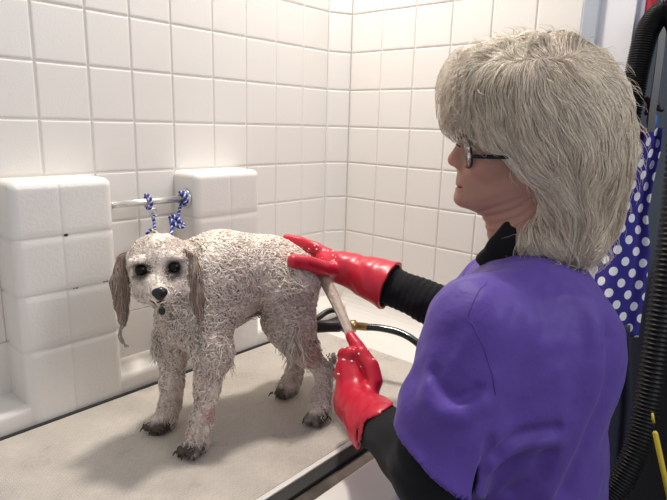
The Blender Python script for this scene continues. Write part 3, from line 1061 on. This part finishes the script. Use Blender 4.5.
def smock_sdf(p):
    fold = .0028 * wob(p * np.array([1, 1, .45]), 24, 21) + .0018 * wob(p * np.array([1, 1, .5]), 62, 22) + .0009 * wob(p * np.array([1, 1, .6]), 130, 23)
    # drapes falling from the shoulder blade
    d = torso_sdf(p, .012)
    d = smin(d, seg(p, TC - BU * .10, HIP - BU * .10, .13, .15), .07)
    d = smin(d, seg(p, NB - BU * .035, TC + BU * .12 - BF * .02, .062, .10), .06)
    d = smin(d, seg(p, NB - BU * .03 + BF * .03, LSH, .048, .048), .03)
    d = smin(d, seg(p, NB - BU * .03 + BF * .03, RSH, .044, .042), .03)
    arm = chain(p, [LSH, (LSH + LEL) / 2, LEL + .2 * (LEL - LSH)], [.056, .064, .070], .02)
    axis = LEL - LSH; axis = axis / np.linalg.norm(axis)
    t = (p - LSH) @ axis
    arm = arm + .0022 * np.sin(t * 75 + 6 * wob(p, 9, 5)) * np.clip(t / .08, 0, 1)
    inner = chain(p, [(LSH + LEL) / 2, LEL, LEL + .3 * (LEL - LSH)], [.044, .052, .056], .02)
    cut = (p - hem_o) @ hem_n
    arm = smax(arm, cut, .003)
    d = smin(d, arm, .055)
    far = smax(seg(p, RSH, REL, .048, .054), (p - (RSH + .55 * (REL - RSH))) @ (REL - RSH) / np.linalg.norm(REL - RSH), .004)
    d = smin(d, far, .03)
    d = d + fold
    d = smax(d, -np.maximum(inner, -(cut + .08)), .003)
    # neck opening
    d = smax(d, -seg(p, NB + BU * .02, side(500, 225), .058, .064), .006)
    d = smax(d, HIP[2] - .16 - p[:, 2], .004)
    return d


CREASES = []


def smock_creased(p):
    d = smock_sdf(p)
    for P_, w_, a_ in CREASES:
        m = np.min([seg(p, P_[i], P_[i + 1], 0, 0) for i in range(len(P_) - 1)], axis=0)
        d = d + a_ * np.exp(-(m / w_) ** 2)
    return d


def lay(pts, dep, f, n=14):
    q = spline([at(u, v, dep) for u, v in pts], n)
    for it in range(14):
        q = q - grad(f, q) * f(q)[:, None] * .8
    return q


for pts, dep, w_, a_ in (([(406, 366), (424, 382), (445, 395), (463, 402), (482, 394)], .64, .005, .015),
                         ([(404, 380), (421, 397), (442, 411), (464, 417), (486, 408)], .64, .011, -.013),
                         ([(430, 330), (437, 360), (440, 384)], .64, .014, .004),
                         ([(494, 452), (505, 442), (525, 437), (562, 434)], .68, .007, .012),
                         ([(496, 466), (508, 456), (530, 450), (566, 448)], .68, .011, -.008),
                         ([(606, 340), (600, 390), (584, 440), (566, 492)], .72, .014, .010),
                         ([(592, 330), (586, 390), (568, 440), (548, 490)], .72, .016, -.006),
                         ([(492, 445), (494, 470), (486, 498)], .66, .008, .013),
                         ([(585, 300), (578, 350), (566, 400)], .70, .016, .006),
                         ([(520, 300), (512, 350), (508, 400)], .68, .022, .004),
                         ([(548, 455), (540, 480), (520, 505)], .70, .010, .010)):
    CREASES.append((lay(pts, dep, smock_sdf), w_, a_))
Vs, Fs = nets(smock_creased, (-0.95, -1.25, 0.68), (-0.15, -0.50, 1.40), 0.0040)
smock = mesh_obj('smock', Vs, Fs, M_SMOCK, parent=person)
tag(smock, 'short sleeved purple nylon grooming smock')
# armhole seam as a stitched ridge lying on the cloth
seam = spline([at(494, 262, .70), at(475, 283, .67), at(460, 312, .65), at(470, 322, .65), at(479, 336, .65), at(488, 355, .65), at(495, 375, .65), at(500, 398, .65)], 90)
for it in range(12):
    g = grad(smock_sdf, seam); seam = seam - g * smock_sdf(seam)[:, None] * .8
V, F = tube1(seam, .0007, 6); mesh_obj('seam', V, F, M_SMOCK, parent=smock)
# hem stitching round the sleeve
# black undershirt: sleeves and collar
LCUF, RCUF = at(380, 426, .90), at(389, 285, 1.155)


def shirt_sdf(p):
    a = chain(p, [LSH * .3 + LEL * .7, LEL, LWR * .62 + LEL * .38, LWR * .72 + LEL * .28, LWR], [.045, .052, .037, .028, .018], .01)
    b = chain(p, [RSH * .3 + REL * .7, REL, RCUF, RWR], [.050, .047, .038, .018], .01)
    ax = RCUF - REL; ax = ax / np.linalg.norm(ax)
    b = b + .0014 * np.sin((p - REL) @ ax * 480)
    d = np.minimum(a, b) + .0022 * wob(p, 55, 31)
    c = seg(p, NB - BU * .01, side(510, 240), .060, .062)
    c = smax(c, (p - side(500, 232)) @ (side(500, 232) - NB) / np.linalg.norm(side(500, 232) - NB) - .002, .006)
    return np.minimum(d, c + .0015 * wob(p, 60, 33))


Vs2, Fs2 = nets(shirt_sdf, (-0.95, -1.15, 0.80), (-0.2, -0.35, 1.42), 0.0045)
mesh_obj('undershirt', Vs2, Fs2, M_SHIRT, parent=person)
# trousers and shoes (below the frame)
def trouser_sdf(p):
    d = ell(p, HIP, (.115, .17, .13), BB)
    for s, a in zip((1, -1), ANK):
        hip = HIP + s * BL * .085 - BU * .04; kn = (hip + a) / 2 + BF * .015
        d = smin(d, chain(p, [hip, kn, a + BU * .06], [.088, .066, .055], .02), .03)
    return smax(d, .06 - p[:, 2], .005)


mesh_obj('trousers', *nets(trouser_sdf, (-.85, -1.25, 0.0), (-.2, -.6, 1.05), .008), M_NAVY, parent=person)
for a in ANK:
    f = lambda p, a=a: smax(smin(seg(p, a - BU * .012 - BF * .02, a + BF * .13 - BU * .02, .036, .030), seg(p, a - BU * .01, a + BU * .04, .037, .04), .02), .001 - p[:, 2], .004)
    mesh_obj('shoe', *nets(f, a - .22, a + .22, .006), M_CAB, parent=person)


# gloves
def glove(name, H, W, cuff_path, cuff_r, cut_o, cut_n, lab, bounds):
    def f(p):
        d = hand_sdf(p, H, .0012)
        c = chain(p, cuff_path, cuff_r, .015)
        c = c + .0014 * wob(p, 45, 41)
        inner = chain(p, cuff_path[1:] + [cuff_path[-1] * 2 - cuff_path[-2]], [r - .006 for r in cuff_r[1:]] + [cuff_r[-1]], .01)
        cut = (p - cut_o) @ cut_n
        c = smax(c, cut, .002)
        c = smax(c, -np.maximum(inner, -(cut + .035)), .002)
        return smin(d, c, .016) + .0009 * wob(p, 110, 44)
    V, F = nets(f, *bounds, .0026)
    o = mesh_obj(name, V, F, M_GLOVE, parent=person)
    tag(o, lab)
    return o, f, V


nL = (LEL - LWR) / np.linalg.norm(LEL - LWR)
lcut_n = .78 * RIGHT + .60 * DOWN - .22 * FWD; lcut_n /= np.linalg.norm(lcut_n)
gl, fL, VL = glove('rubber_glove', LH, LWR, [LWR * 1.04 - LEL * .04, LWR * .9 + LEL * .1, LWR * .68 + LEL * .32 + DOWN * .004, LWR * .5 + LEL * .5 + DOWN * .005], [.031, .034, .0435, .049],
                   at(377, 424, .89), lcut_n, 'red rubber glove gripping the tail', (at(357, 390, .97) - .17, at(357, 390, .97) + .17))
nR = (REL - RWR) / np.linalg.norm(REL - RWR)
gr, fR, VR = glove('rubber_glove', RH, RWR, [at(341, 267, 1.19), at(352, 270, 1.185), at(372, 279, 1.165), at(392, 287, 1.15), at(402, 291, 1.145)], [.028, .033, .043, .050, .051],
                   at(390, 287, 1.15), nR, 'red rubber glove resting on the rump', (at(345, 267, 1.19) - .2, at(345, 267, 1.19) + .2))
# specks of suds on both gloves
for g_, V_, f_, c_, n_ in ((gl, VL, fL, at(357, 365, 1.02), 26), (gr, VR, fR, at(318, 258, 1.19), 34)):
    near = V_[np.linalg.norm(V_ - c_, axis=1) < .055]
    pk = near[RNG.choice(len(near), n_, replace=False)]
    o = mesh_obj('soap_suds', *merge([ball(q, RNG.uniform(.0010, .0026) * np.array([1, 1, .8]), None, 5) for q in pk]), M_SUDS, parent=g_)
    tag(o, kind='stuff')

# spectacles
lc0 = side(465.5, 151.5, .034)
LXZ = ((lc0 - HO) @ HFW, (lc0 - HO) @ HUP)
gl_ = mesh_obj('spectacles', *tube1(spline([hd_(LXZ[0] + .004, .010, LXZ[1] + .006), hd_(LXZ[0] + .008, 0, LXZ[1] + .009), hd_(LXZ[0] + .004, -.010, LXZ[1] + .006)], 10), .0013, 8), M_FRAME, parent=person)
lx, lz = LXZ
for s in (1, -1):
    a = np.linspace(0, 2 * math.pi, 33)[:-1]
    def rim(t):
        ct, st_ = math.cos(t), math.sin(t)
        yy = .0245 * np.sign(ct) * abs(ct) ** .6; zz = .0235 * np.sign(st_) * abs(st_) ** .6
        return hd_(lx - .004 * (yy / .0245) ** 2 * (1 if yy > 0 else 0) - .17 * (.0235 - zz) + .004, s * (.033 + yy), lz + zz)
    ring = np.array([rim(t) for t in a])
    V, F = tube1(np.vstack([ring, ring[:1]]), .0015, 6, False)
    mesh_obj('frame', V, F, M_FRAME, parent=gl_)
    n = len(ring); off = HFW * .0006
    V = np.vstack([ring + off, ring - off, [ring.mean(0) + off * 2, ring.mean(0)]])
    F = [(k, (k + 1) % n, 2 * n) for k in range(n)] + [(n + (k + 1) % n, n + k, 2 * n + 1) for k in range(n)] + [(k, n + k, n + (k + 1) % n, (k + 1) % n) for k in range(n)]
    mesh_obj('lens', V, F, M_LENS, parent=gl_)
    h0 = rim(-0.12)
    pth = spline([h0, h0 + s * .009 * HL - .003 * HFW, h0 + s * .020 * HL - .04 * HFW, h0 + s * .024 * HL - .090 * HFW, h0 + s * .022 * HL - .112 * HFW - .018 * HUP], 24)
    V1_, F1_ = tube1(pth, .0019, 8); V2_, F2_ = tube1(pth + HUP * .0024, .0017, 8)
    mesh_obj('temple', *merge([(V1_, F1_), (V2_, F2_)]), M_FRAME, parent=gl_)


# hair
def poly2(q, pl):
    """signed distance to a polygon, negative inside"""
    n = len(pl); d = np.full(len(q), 1e9); sg = np.ones(len(q))
    for i in range(n):
        a, b = pl[i], pl[i - 1]
        e = b - a; w_ = q - a
        t = np.clip((w_ @ e) / (e @ e), 0, 1)
        d = np.minimum(d, ((w_ - t[:, None] * e) ** 2).sum(1))
        c1 = q[:, 1] >= a[1]; c2 = q[:, 1] < b[1]; c3 = e[0] * w_[:, 1] > e[1] * w_[:, 0]
        sg = np.where((c1 & c2 & c3) | (~c1 & ~c2 & ~c3), -sg, sg)
    return sg * np.sqrt(d)


OPENING = []
for u_, v_ in ((380, 108), (443, 113), (461, 124), (482, 136), (508, 158), (524, 174), (541, 188), (545, 203), (536, 214), (517, 226), (501, 240), (492, 254), (470, 310), (380, 310)):
    q_ = side(u_, v_, .080) - HO
    OPENING.append(np.array([q_ @ HFW, q_ @ HUP]))


def hair_sdf(p):
    d = ell(p, side(537, 121), (.124, .110, .118), HH)
    d = smin(d, ell(p, side(487, 86), (.053, .080, .050), HH), .04)
    d = smin(d, ell(p, side(565, 168), (.082, .106, .098), HH), .05)
    d = smin(d, ell(p, side(562, 228), (.054, .096, .062), HH), .05)
    d = smin(d, ell(p, side(532, 234), (.050, .094, .034), HH), .03)
    # side parting pressed in above the near temple
    for (a, b) in ((side(497, 66, .05), side(560, 57, .05)),):
        d = d + .010 * np.exp(-(seg(p, a, b, 0, 0) / .018) ** 2)
    # open in front of the face and under the ear
    e = poly2(np.stack([(p - HO) @ HFW, (p - HO) @ HUP], 1), OPENING)
    d = smax(d, -e, .010)
    return d


hs = lambda p: hair_sdf(p) + .004 * wob(p * np.array([1, 1, .4]), 60, 51) + .002 * wob(p * np.array([1, 1, .5]), 130, 52)
hl0, hh0 = side(545, 140) - .28, side(545, 140) + .28
Vh, Fh = nets(hs, hl0, hh0, .0042)
hcol = np.array([.56, .46, .36])
hair = mesh_obj('hair', Vh, Fh, M_HAIR, parent=person, col=np.tile(hcol, (len(Vh), 1)))

FLOW = np.array([  # u, v, du, dv in the picture plane
    (450, 70, -.8, .9), (455, 100, -.25, 1), (470, 55, -1, .25), (470, 85, -.6, .9), (490, 75, -.6, .8), (510, 72, -.35, .95), (530, 70, -.1, 1), (570, 70, .35, .95), (495, 100, .05, 1), (480, 120, .3, 1),
    (500, 140, .7, .9), (520, 85, .1, 1), (530, 110, .5, 1), (520, 165, .8, 1), (550, 69, .15, 1), (555, 140, .75, .9), (560, 180, .6, 1),
    (490, 52, -.8, -.6), (510, 50, -.5, -.85), (530, 48, -.2, -1), (550, 47, .1, -1), (570, 50, .3, -.9), (515, 38, -.5, -.9), (545, 36, -.2, -1), (575, 62, .5, .9), (600, 55, 1, .8), (590, 42, .8, -.4), (600, 100, .55, 1), (600, 150, .25, 1), (625, 110, .2, 1),
    (630, 170, -.15, 1), (600, 200, .0, 1), (580, 230, -.1, 1), (550, 220, .3, 1), (540, 250, .2, 1), (610, 240, -.45, 1), (580, 262, -.3, .9)], float)


def hair_flow(p):
    q = p - CAM
    z = q @ FWD
    u = 333.5 + FPX * (q @ RIGHT) / z; v = 250 + FPX * (q @ DOWN) / z
    w_ = 1 / ((u[:, None] - FLOW[None, :, 0]) ** 2 + (v[:, None] - FLOW[None, :, 1]) ** 2 + 20) ** 1.8
    dd = (w_[:, :, None] * FLOW[None, :, 2:]).sum(1); dd /= np.maximum(np.linalg.norm(dd, axis=1), 1e-9)[:, None]
    a_ = .45 * wob(p, 38, 61) + .25 * wob(p, 80, 62)
    dd = dd + a_[:, None] * np.stack([-dd[:, 1], dd[:, 0]], 1)
    return dd[:, :1] * RIGHT + dd[:, 1:] * DOWN


nh = min(30000, len(Vh))
_q = Vh - CAM; _u = 333.5 + FPX * (_q @ RIGHT) / (_q @ FWD); _v = 250 + FPX * (_q @ DOWN) / (_q @ FWD)
_w = 1 + 5 * np.exp(-((_v - 62) / 20) ** 2 - ((_u - 540) / 40) ** 2)
ids = RNG.choice(len(Vh), nh, p=_w / _w.sum())
S0 = Vh[ids] + .0004 * grad(hs, Vh[ids])
tone = np.clip(.5 + .28 * wob(S0 * np.array([1, 1, .6]), 75, 63) + .22 * RNG.normal(size=nh), 0, 1)
lc = np.array([1.0, .875, .73])[None] * (.70 + .40 * tone[:, None]); dk = np.array([.42, .33, .25])[None]
cc = np.where((RNG.uniform(0, 1, nh) < .20 * (1.2 - tone))[:, None], dk * RNG.uniform(.8, 1.3, (nh, 1)), lc)
V, F, C = grow(S0, hs, RNG.uniform(.05, .13, nh), 13, hair_flow, RNG.uniform(.0, .008, nh), .05, RNG.uniform(.00022, .00045, nh), np.clip(cc, 0, .95), 3, .12, .5)
mesh_obj('strands', V, F, M_HAIR, parent=hair, col=C)
# flyaway frizz at the fringe and the crown
nf = 1500
q = Vh - CAM; uu = 333.5 + FPX * (q @ RIGHT) / (q @ FWD); vv = 250 + FPX * (q @ DOWN) / (q @ FWD)
wf = np.where(uu < 475, 4.0, 0.3) + np.where(vv > 235, 1.5, 0)
ids = RNG.choice(len(Vh), nf, p=wf / wf.sum())
V, F, C = grow(Vh[ids], hair_sdf, RNG.uniform(.02, .05, nf), 8, hair_flow, .020, .25, RNG.uniform(.00025, .0005, nf),
               np.clip(np.array([.68, .58, .48]) * RNG.uniform(.75, 1.2, (nf, 1)), 0, .9), 3, .5, .5)
mesh_obj('flyaway_strands', V, F, M_HAIR, parent=hair, col=C)

# ------------------------------------------------------------------ sprayer hose on the tub floor
hz = empty('spray_hose', at(345, 330, 1.33))
tag(hz, 'dark green water hose with brass fitting and black grip lying behind the dog', 'hose')
V, F = tube1(spline([at(300, 330, 1.30), at(316, 327, 1.30), at(330, 326, 1.305), at(342, 326, 1.31)], 20), [.013] * 4 + [.0145] * 14 + [.0135, .012], 16)
mesh_obj('grip', V, F, M_BLACK, parent=hz)
V, F = tube1([at(341, 326, 1.31), at(343, 326, 1.31), at(349, 326, 1.31), at(351, 326, 1.31)], [.011, .0155, .0155, .012], 12)
mesh_obj('collar', V, F, M_CLEAR, parent=hz)
V, F = tube1([at(350, 326, 1.31), at(351, 326, 1.31), at(356, 326, 1.31), at(356.5, 326, 1.31), at(367, 327, 1.305)], [.012, .0145, .0145, .0095, .0095], 16)
mesh_obj('brass_fitting', V, F, M_BRASS, parent=hz)
V, F = tube1(spline([at(366, 327, 1.305), at(380, 328, 1.295), at(398, 332, 1.28), at(412, 339, 1.26), at(424, 350, 1.24), at(440, 372, 1.22)], 40), .0085, 14)
mesh_obj('hose', V, F, M_HOSE, parent=hz)
V, F = tube1(spline([at(306, 326, 1.33), at(318, 318, 1.34), at(328, 311.5, 1.35), at(338, 310.5, 1.345), at(344, 316, 1.335)], 24), np.linspace(.008, .006, 24), 12)
mesh_obj('trigger_lever', V, F, M_BLACK, parent=hz)

# ------------------------------------------------------------------ right-hand background
def ribbed(name, pts, r, label, pitch=.0072):
    pth = spline(pts, 60)
    L = np.linalg.norm(np.diff(pth, axis=0), axis=1).sum()
    n = int(L / pitch) * 4
    pth = spline(pts, n)
    k = np.arange(n) % 4
    rad = r * np.where(k == 0, 0.80, np.where(k == 2, 1.06, .96))
    V, F = tube1(pth, rad, 20)
    o = mesh_obj(name, V, F, M_RIB, origin=pth[-1])
    tag(o, label, 'hose')
    return o


ribbed('dryer_hose', [at(618, 190, 1.17), at(624, 140, 1.165), at(633, 95, 1.16), at(639, 62, 1.15), at(648, 30, 1.14), at(663, 12, 1.13), at(678, 22, 1.11), at(683, 60, 1.09), at(681, 130, 1.08),
                      at(674, 210, 1.07), at(665, 280, 1.06), at(656, 345, 1.06), at(647, 405, 1.06), at(634, 455, 1.05), at(612, 495, 1.05), at(580, 530, 1.04), at(560, 590, 1.03)],
       .0225, 'thick black ribbed dryer hose looping down behind the woman')
# blade strap with three-lobed knob
stp_ = empty('hanging_strap', at(656, 60, 1.2))
tag(stp_, 'narrow black strap hanging inside the loop of the ribbed hose', 'strap')
pth = spline([at(664, 0, 1.20), at(661, 45, 1.20), at(656, 85, 1.20), at(652.5, 110, 1.20), at(650.5, 132, 1.20)], 30)
V = []; F = []
for i, q in enumerate(pth):
    for a_, b_ in ((-1, -1), (1, -1), (1, 1), (-1, 1)): V.append(q + a_ * .0075 * RIGHT + b_ * .0015 * FWD)
for i in range(29):
    for k in range(4): F.append((i * 4 + k, i * 4 + (k + 1) % 4, i * 4 + 4 + (k + 1) % 4, i * 4 + 4 + k))
F += [(3, 2, 1, 0), (116, 117, 118, 119)]
mesh_obj('strap', V, F, M_BLACK, parent=stp_, smooth=False)
kc = at(653, 106, 1.215)
fk = lambda p: smin(np.minimum.reduce([seg(p, kc, kc + .021 * (math.cos(t) * RIGHT + math.sin(t) * DOWN), .007, .0055) for t in (-2.3, 0.4, 2.3)]),
                    seg(p, kc - .008 * FWD, kc + .014 * FWD, .009, .009), .006)
mesh_obj('knob', *nets(fk, kc - .05, kc + .05, .0025), M_BLACK, parent=stp_)
cl = mesh_obj('clip', *ball(at(652.5, 121, 1.235), (.014, .006, .022), np.array([RIGHT, FWD, -DOWN]), 12), M_DKBLUE, origin=at(652.5, 121, 1.235))
tag(cl, 'blue plastic clip at the top of the spotted apron', 'clip')

# spotted apron
mp = bpy.data.materials.new('spotted_cotton'); mp.use_nodes = True
nt = mp.node_tree; bs = nt.nodes['Principled BSDF']; bs.inputs['Roughness'].default_value = .75
uvn = nt.nodes.new('ShaderNodeUVMap')
mpn = nt.nodes.new('ShaderNodeMapping'); mpn.inputs['Rotation'].default_value = (0, 0, .70); mpn.inputs['Scale'].default_value = (1, 1, 1)
nt.links.new(uvn.outputs['UV'], mpn.inputs['Vector'])
vo = nt.nodes.new('ShaderNodeTexVoronoi'); vo.voronoi_dimensions = '2D'; vo.inputs['Randomness'].default_value = 0.0; vo.inputs['Scale'].default_value = 29.0
nt.links.new(mpn.outputs['Vector'], vo.inputs['Vector'])
lt = nt.nodes.new('ShaderNodeMath'); lt.operation = 'LESS_THAN'; lt.inputs[1].default_value = .29
nt.links.new(vo.outputs['Distance'], lt.inputs[0])
mx = nt.nodes.new('ShaderNodeMix'); mx.data_type = 'RGBA'
mx.inputs['A'].default_value = (.020, .013, .21, 1); mx.inputs['B'].default_value = (.74, .74, .80, 1)
nt.links.new(lt.outputs[0], mx.inputs['Factor']); nt.links.new(mx.outputs['Result'], bs.inputs['Base Color'])
rows = [(128, 638, 663), (150, 628, 661), (180, 616, 654), (215, 606, 648), (250, 598, 650), (285, 594, 646), (315, 590, 641), (337, 588, 638)]
NR, NC = 60, 36
V = []; UV = []
rv = np.array(rows, float)
for i in range(NR):
    v = 128 + (337 - 128) * i / (NR - 1)
    ul = np.interp(v, rv[:, 0], rv[:, 1]); ur = np.interp(v, rv[:, 0], rv[:, 2])
    sl = i / (NR - 1)
    for j in range(NC):
        s = j / (NC - 1)
        dep = 1.235 + (.010 + .006 * (1 - sl)) * math.sin(s * 9 + 1.0 + .8 * sl) + .012 * (s - .5) ** 2 * 4
        V.append(at(ul + (ur - ul) * s, v, dep)); UV.append((s * .135, sl * .47))
F = [(i * NC + j, i * NC + j + 1, (i + 1) * NC + j + 1, (i + 1) * NC + j) for i in range(NR - 1) for j in range(NC - 1)]
ap = mesh_obj('apron', V, F, mp, origin=at(640, 130, 1.235))
uvl = ap.data.uv_layers.new(name='UVMap')
for l in ap.data.loops: uvl.data[l.index].uv = UV[l.vertex_index]
so = ap.modifiers.new('thickness', 'SOLIDIFY'); so.thickness = .002
tag(ap, 'purple blue apron with white polka dots hanging behind the woman', 'apron')

# dark cabinet in the corner
ctop = on(652, 268, 0, 0.10)[2]
cb = empty('cabinet', (0.16, -1.15, 0))
tag(cb, 'black cabinet in the dark corner behind the ribbed hose', 'cabinet')
mesh_obj('body', *box(0.11, 0.258, -1.6, -0.93, 0.0, ctop, .004), M_CAB, parent=cb, smooth=False)
mesh_obj('door', *box(0.095, 0.11, -1.25, -0.94, 0.06, ctop - .03, .003), M_CAB, parent=cb, smooth=False)
mesh_obj('door', *box(0.095, 0.11, -1.59, -1.26, 0.06, ctop - .03, .003), M_CAB, parent=cb, smooth=False)
# dark garment under the apron
V = []; rows2 = [(325, 596, 630), (400, 590, 632), (470, 586, 626), (540, 582, 620)]
rv = np.array(rows2, float)
for i in range(30):
    v = 325 + 215 * i / 29
    ul = np.interp(v, rv[:, 0], rv[:, 1]); ur = np.interp(v, rv[:, 0], rv[:, 2])
    for j in range(20):
        s = j / 19
        V.append(at(ul + (ur - ul) * s, v, 1.20 + .008 * math.sin(s * 11)))
F = [(i * 20 + j, i * 20 + j + 1, (i + 1) * 20 + j + 1, (i + 1) * 20 + j) for i in range(29) for j in range(19)]
gm = mesh_obj('hanging_cloth', V, F, M_NAVY, origin=at(610, 330, 1.2))
so = gm.modifiers.new('thickness', 'SOLIDIFY'); so.thickness = .003
tag(gm, 'dark navy cloth hanging below the spotted apron', 'cloth')
# yellow handle
yl = empty('brush_pole', at(668, 500, 1.05))
tag(yl, 'slim yellow pole leaning in the lower right corner', 'pole')
V, F = tube1([at(655, 431, 1.01), at(655.2, 433, 1.01), at(668, 492, 1.005), at(690, 600, 1.0)], [.0025, .0048, .0048, .0048], 12)
mesh_obj('handle', V, F, M_YELLOW, parent=yl)
V, F = tube1([at(654, 430, 1.01), at(653.5, 421, 1.012)], .0012, 6); mesh_obj('wire', V, F, M_BLACK, parent=yl)
V, F = tube1([at(653.6, 423, 1.012), at(652.5, 413, 1.014)], [.003, .002], 8); mesh_obj('tip', V, F, M_YELLOW, parent=yl)

# blue bowl at the lower left
bc = np.array([-1.092, -0.262, F0])
prof = [(.0, .001), (.030, .001), (.036, .006), (.044, .040), (.047, .042), (.045, .044), (.041, .042), (.033, .008), (.0, .006)]
V = []; F = []; n = 40
for (r, z) in prof:
    for k in range(n): V.append(bc + np.array([max(r, .0005) * math.cos(2 * math.pi * k / n), max(r, .0005) * math.sin(2 * math.pi * k / n), z]))
for i in range(len(prof) - 1):
    for k in range(n): F.append((i * n + k, i * n + (k + 1) % n, (i + 1) * n + (k + 1) % n, (i + 1) * n + k))
tag(mesh_obj('bowl', V, F, M_BLUE, origin=bc), 'blue plastic bowl at the near left end of the mat', 'bowl')
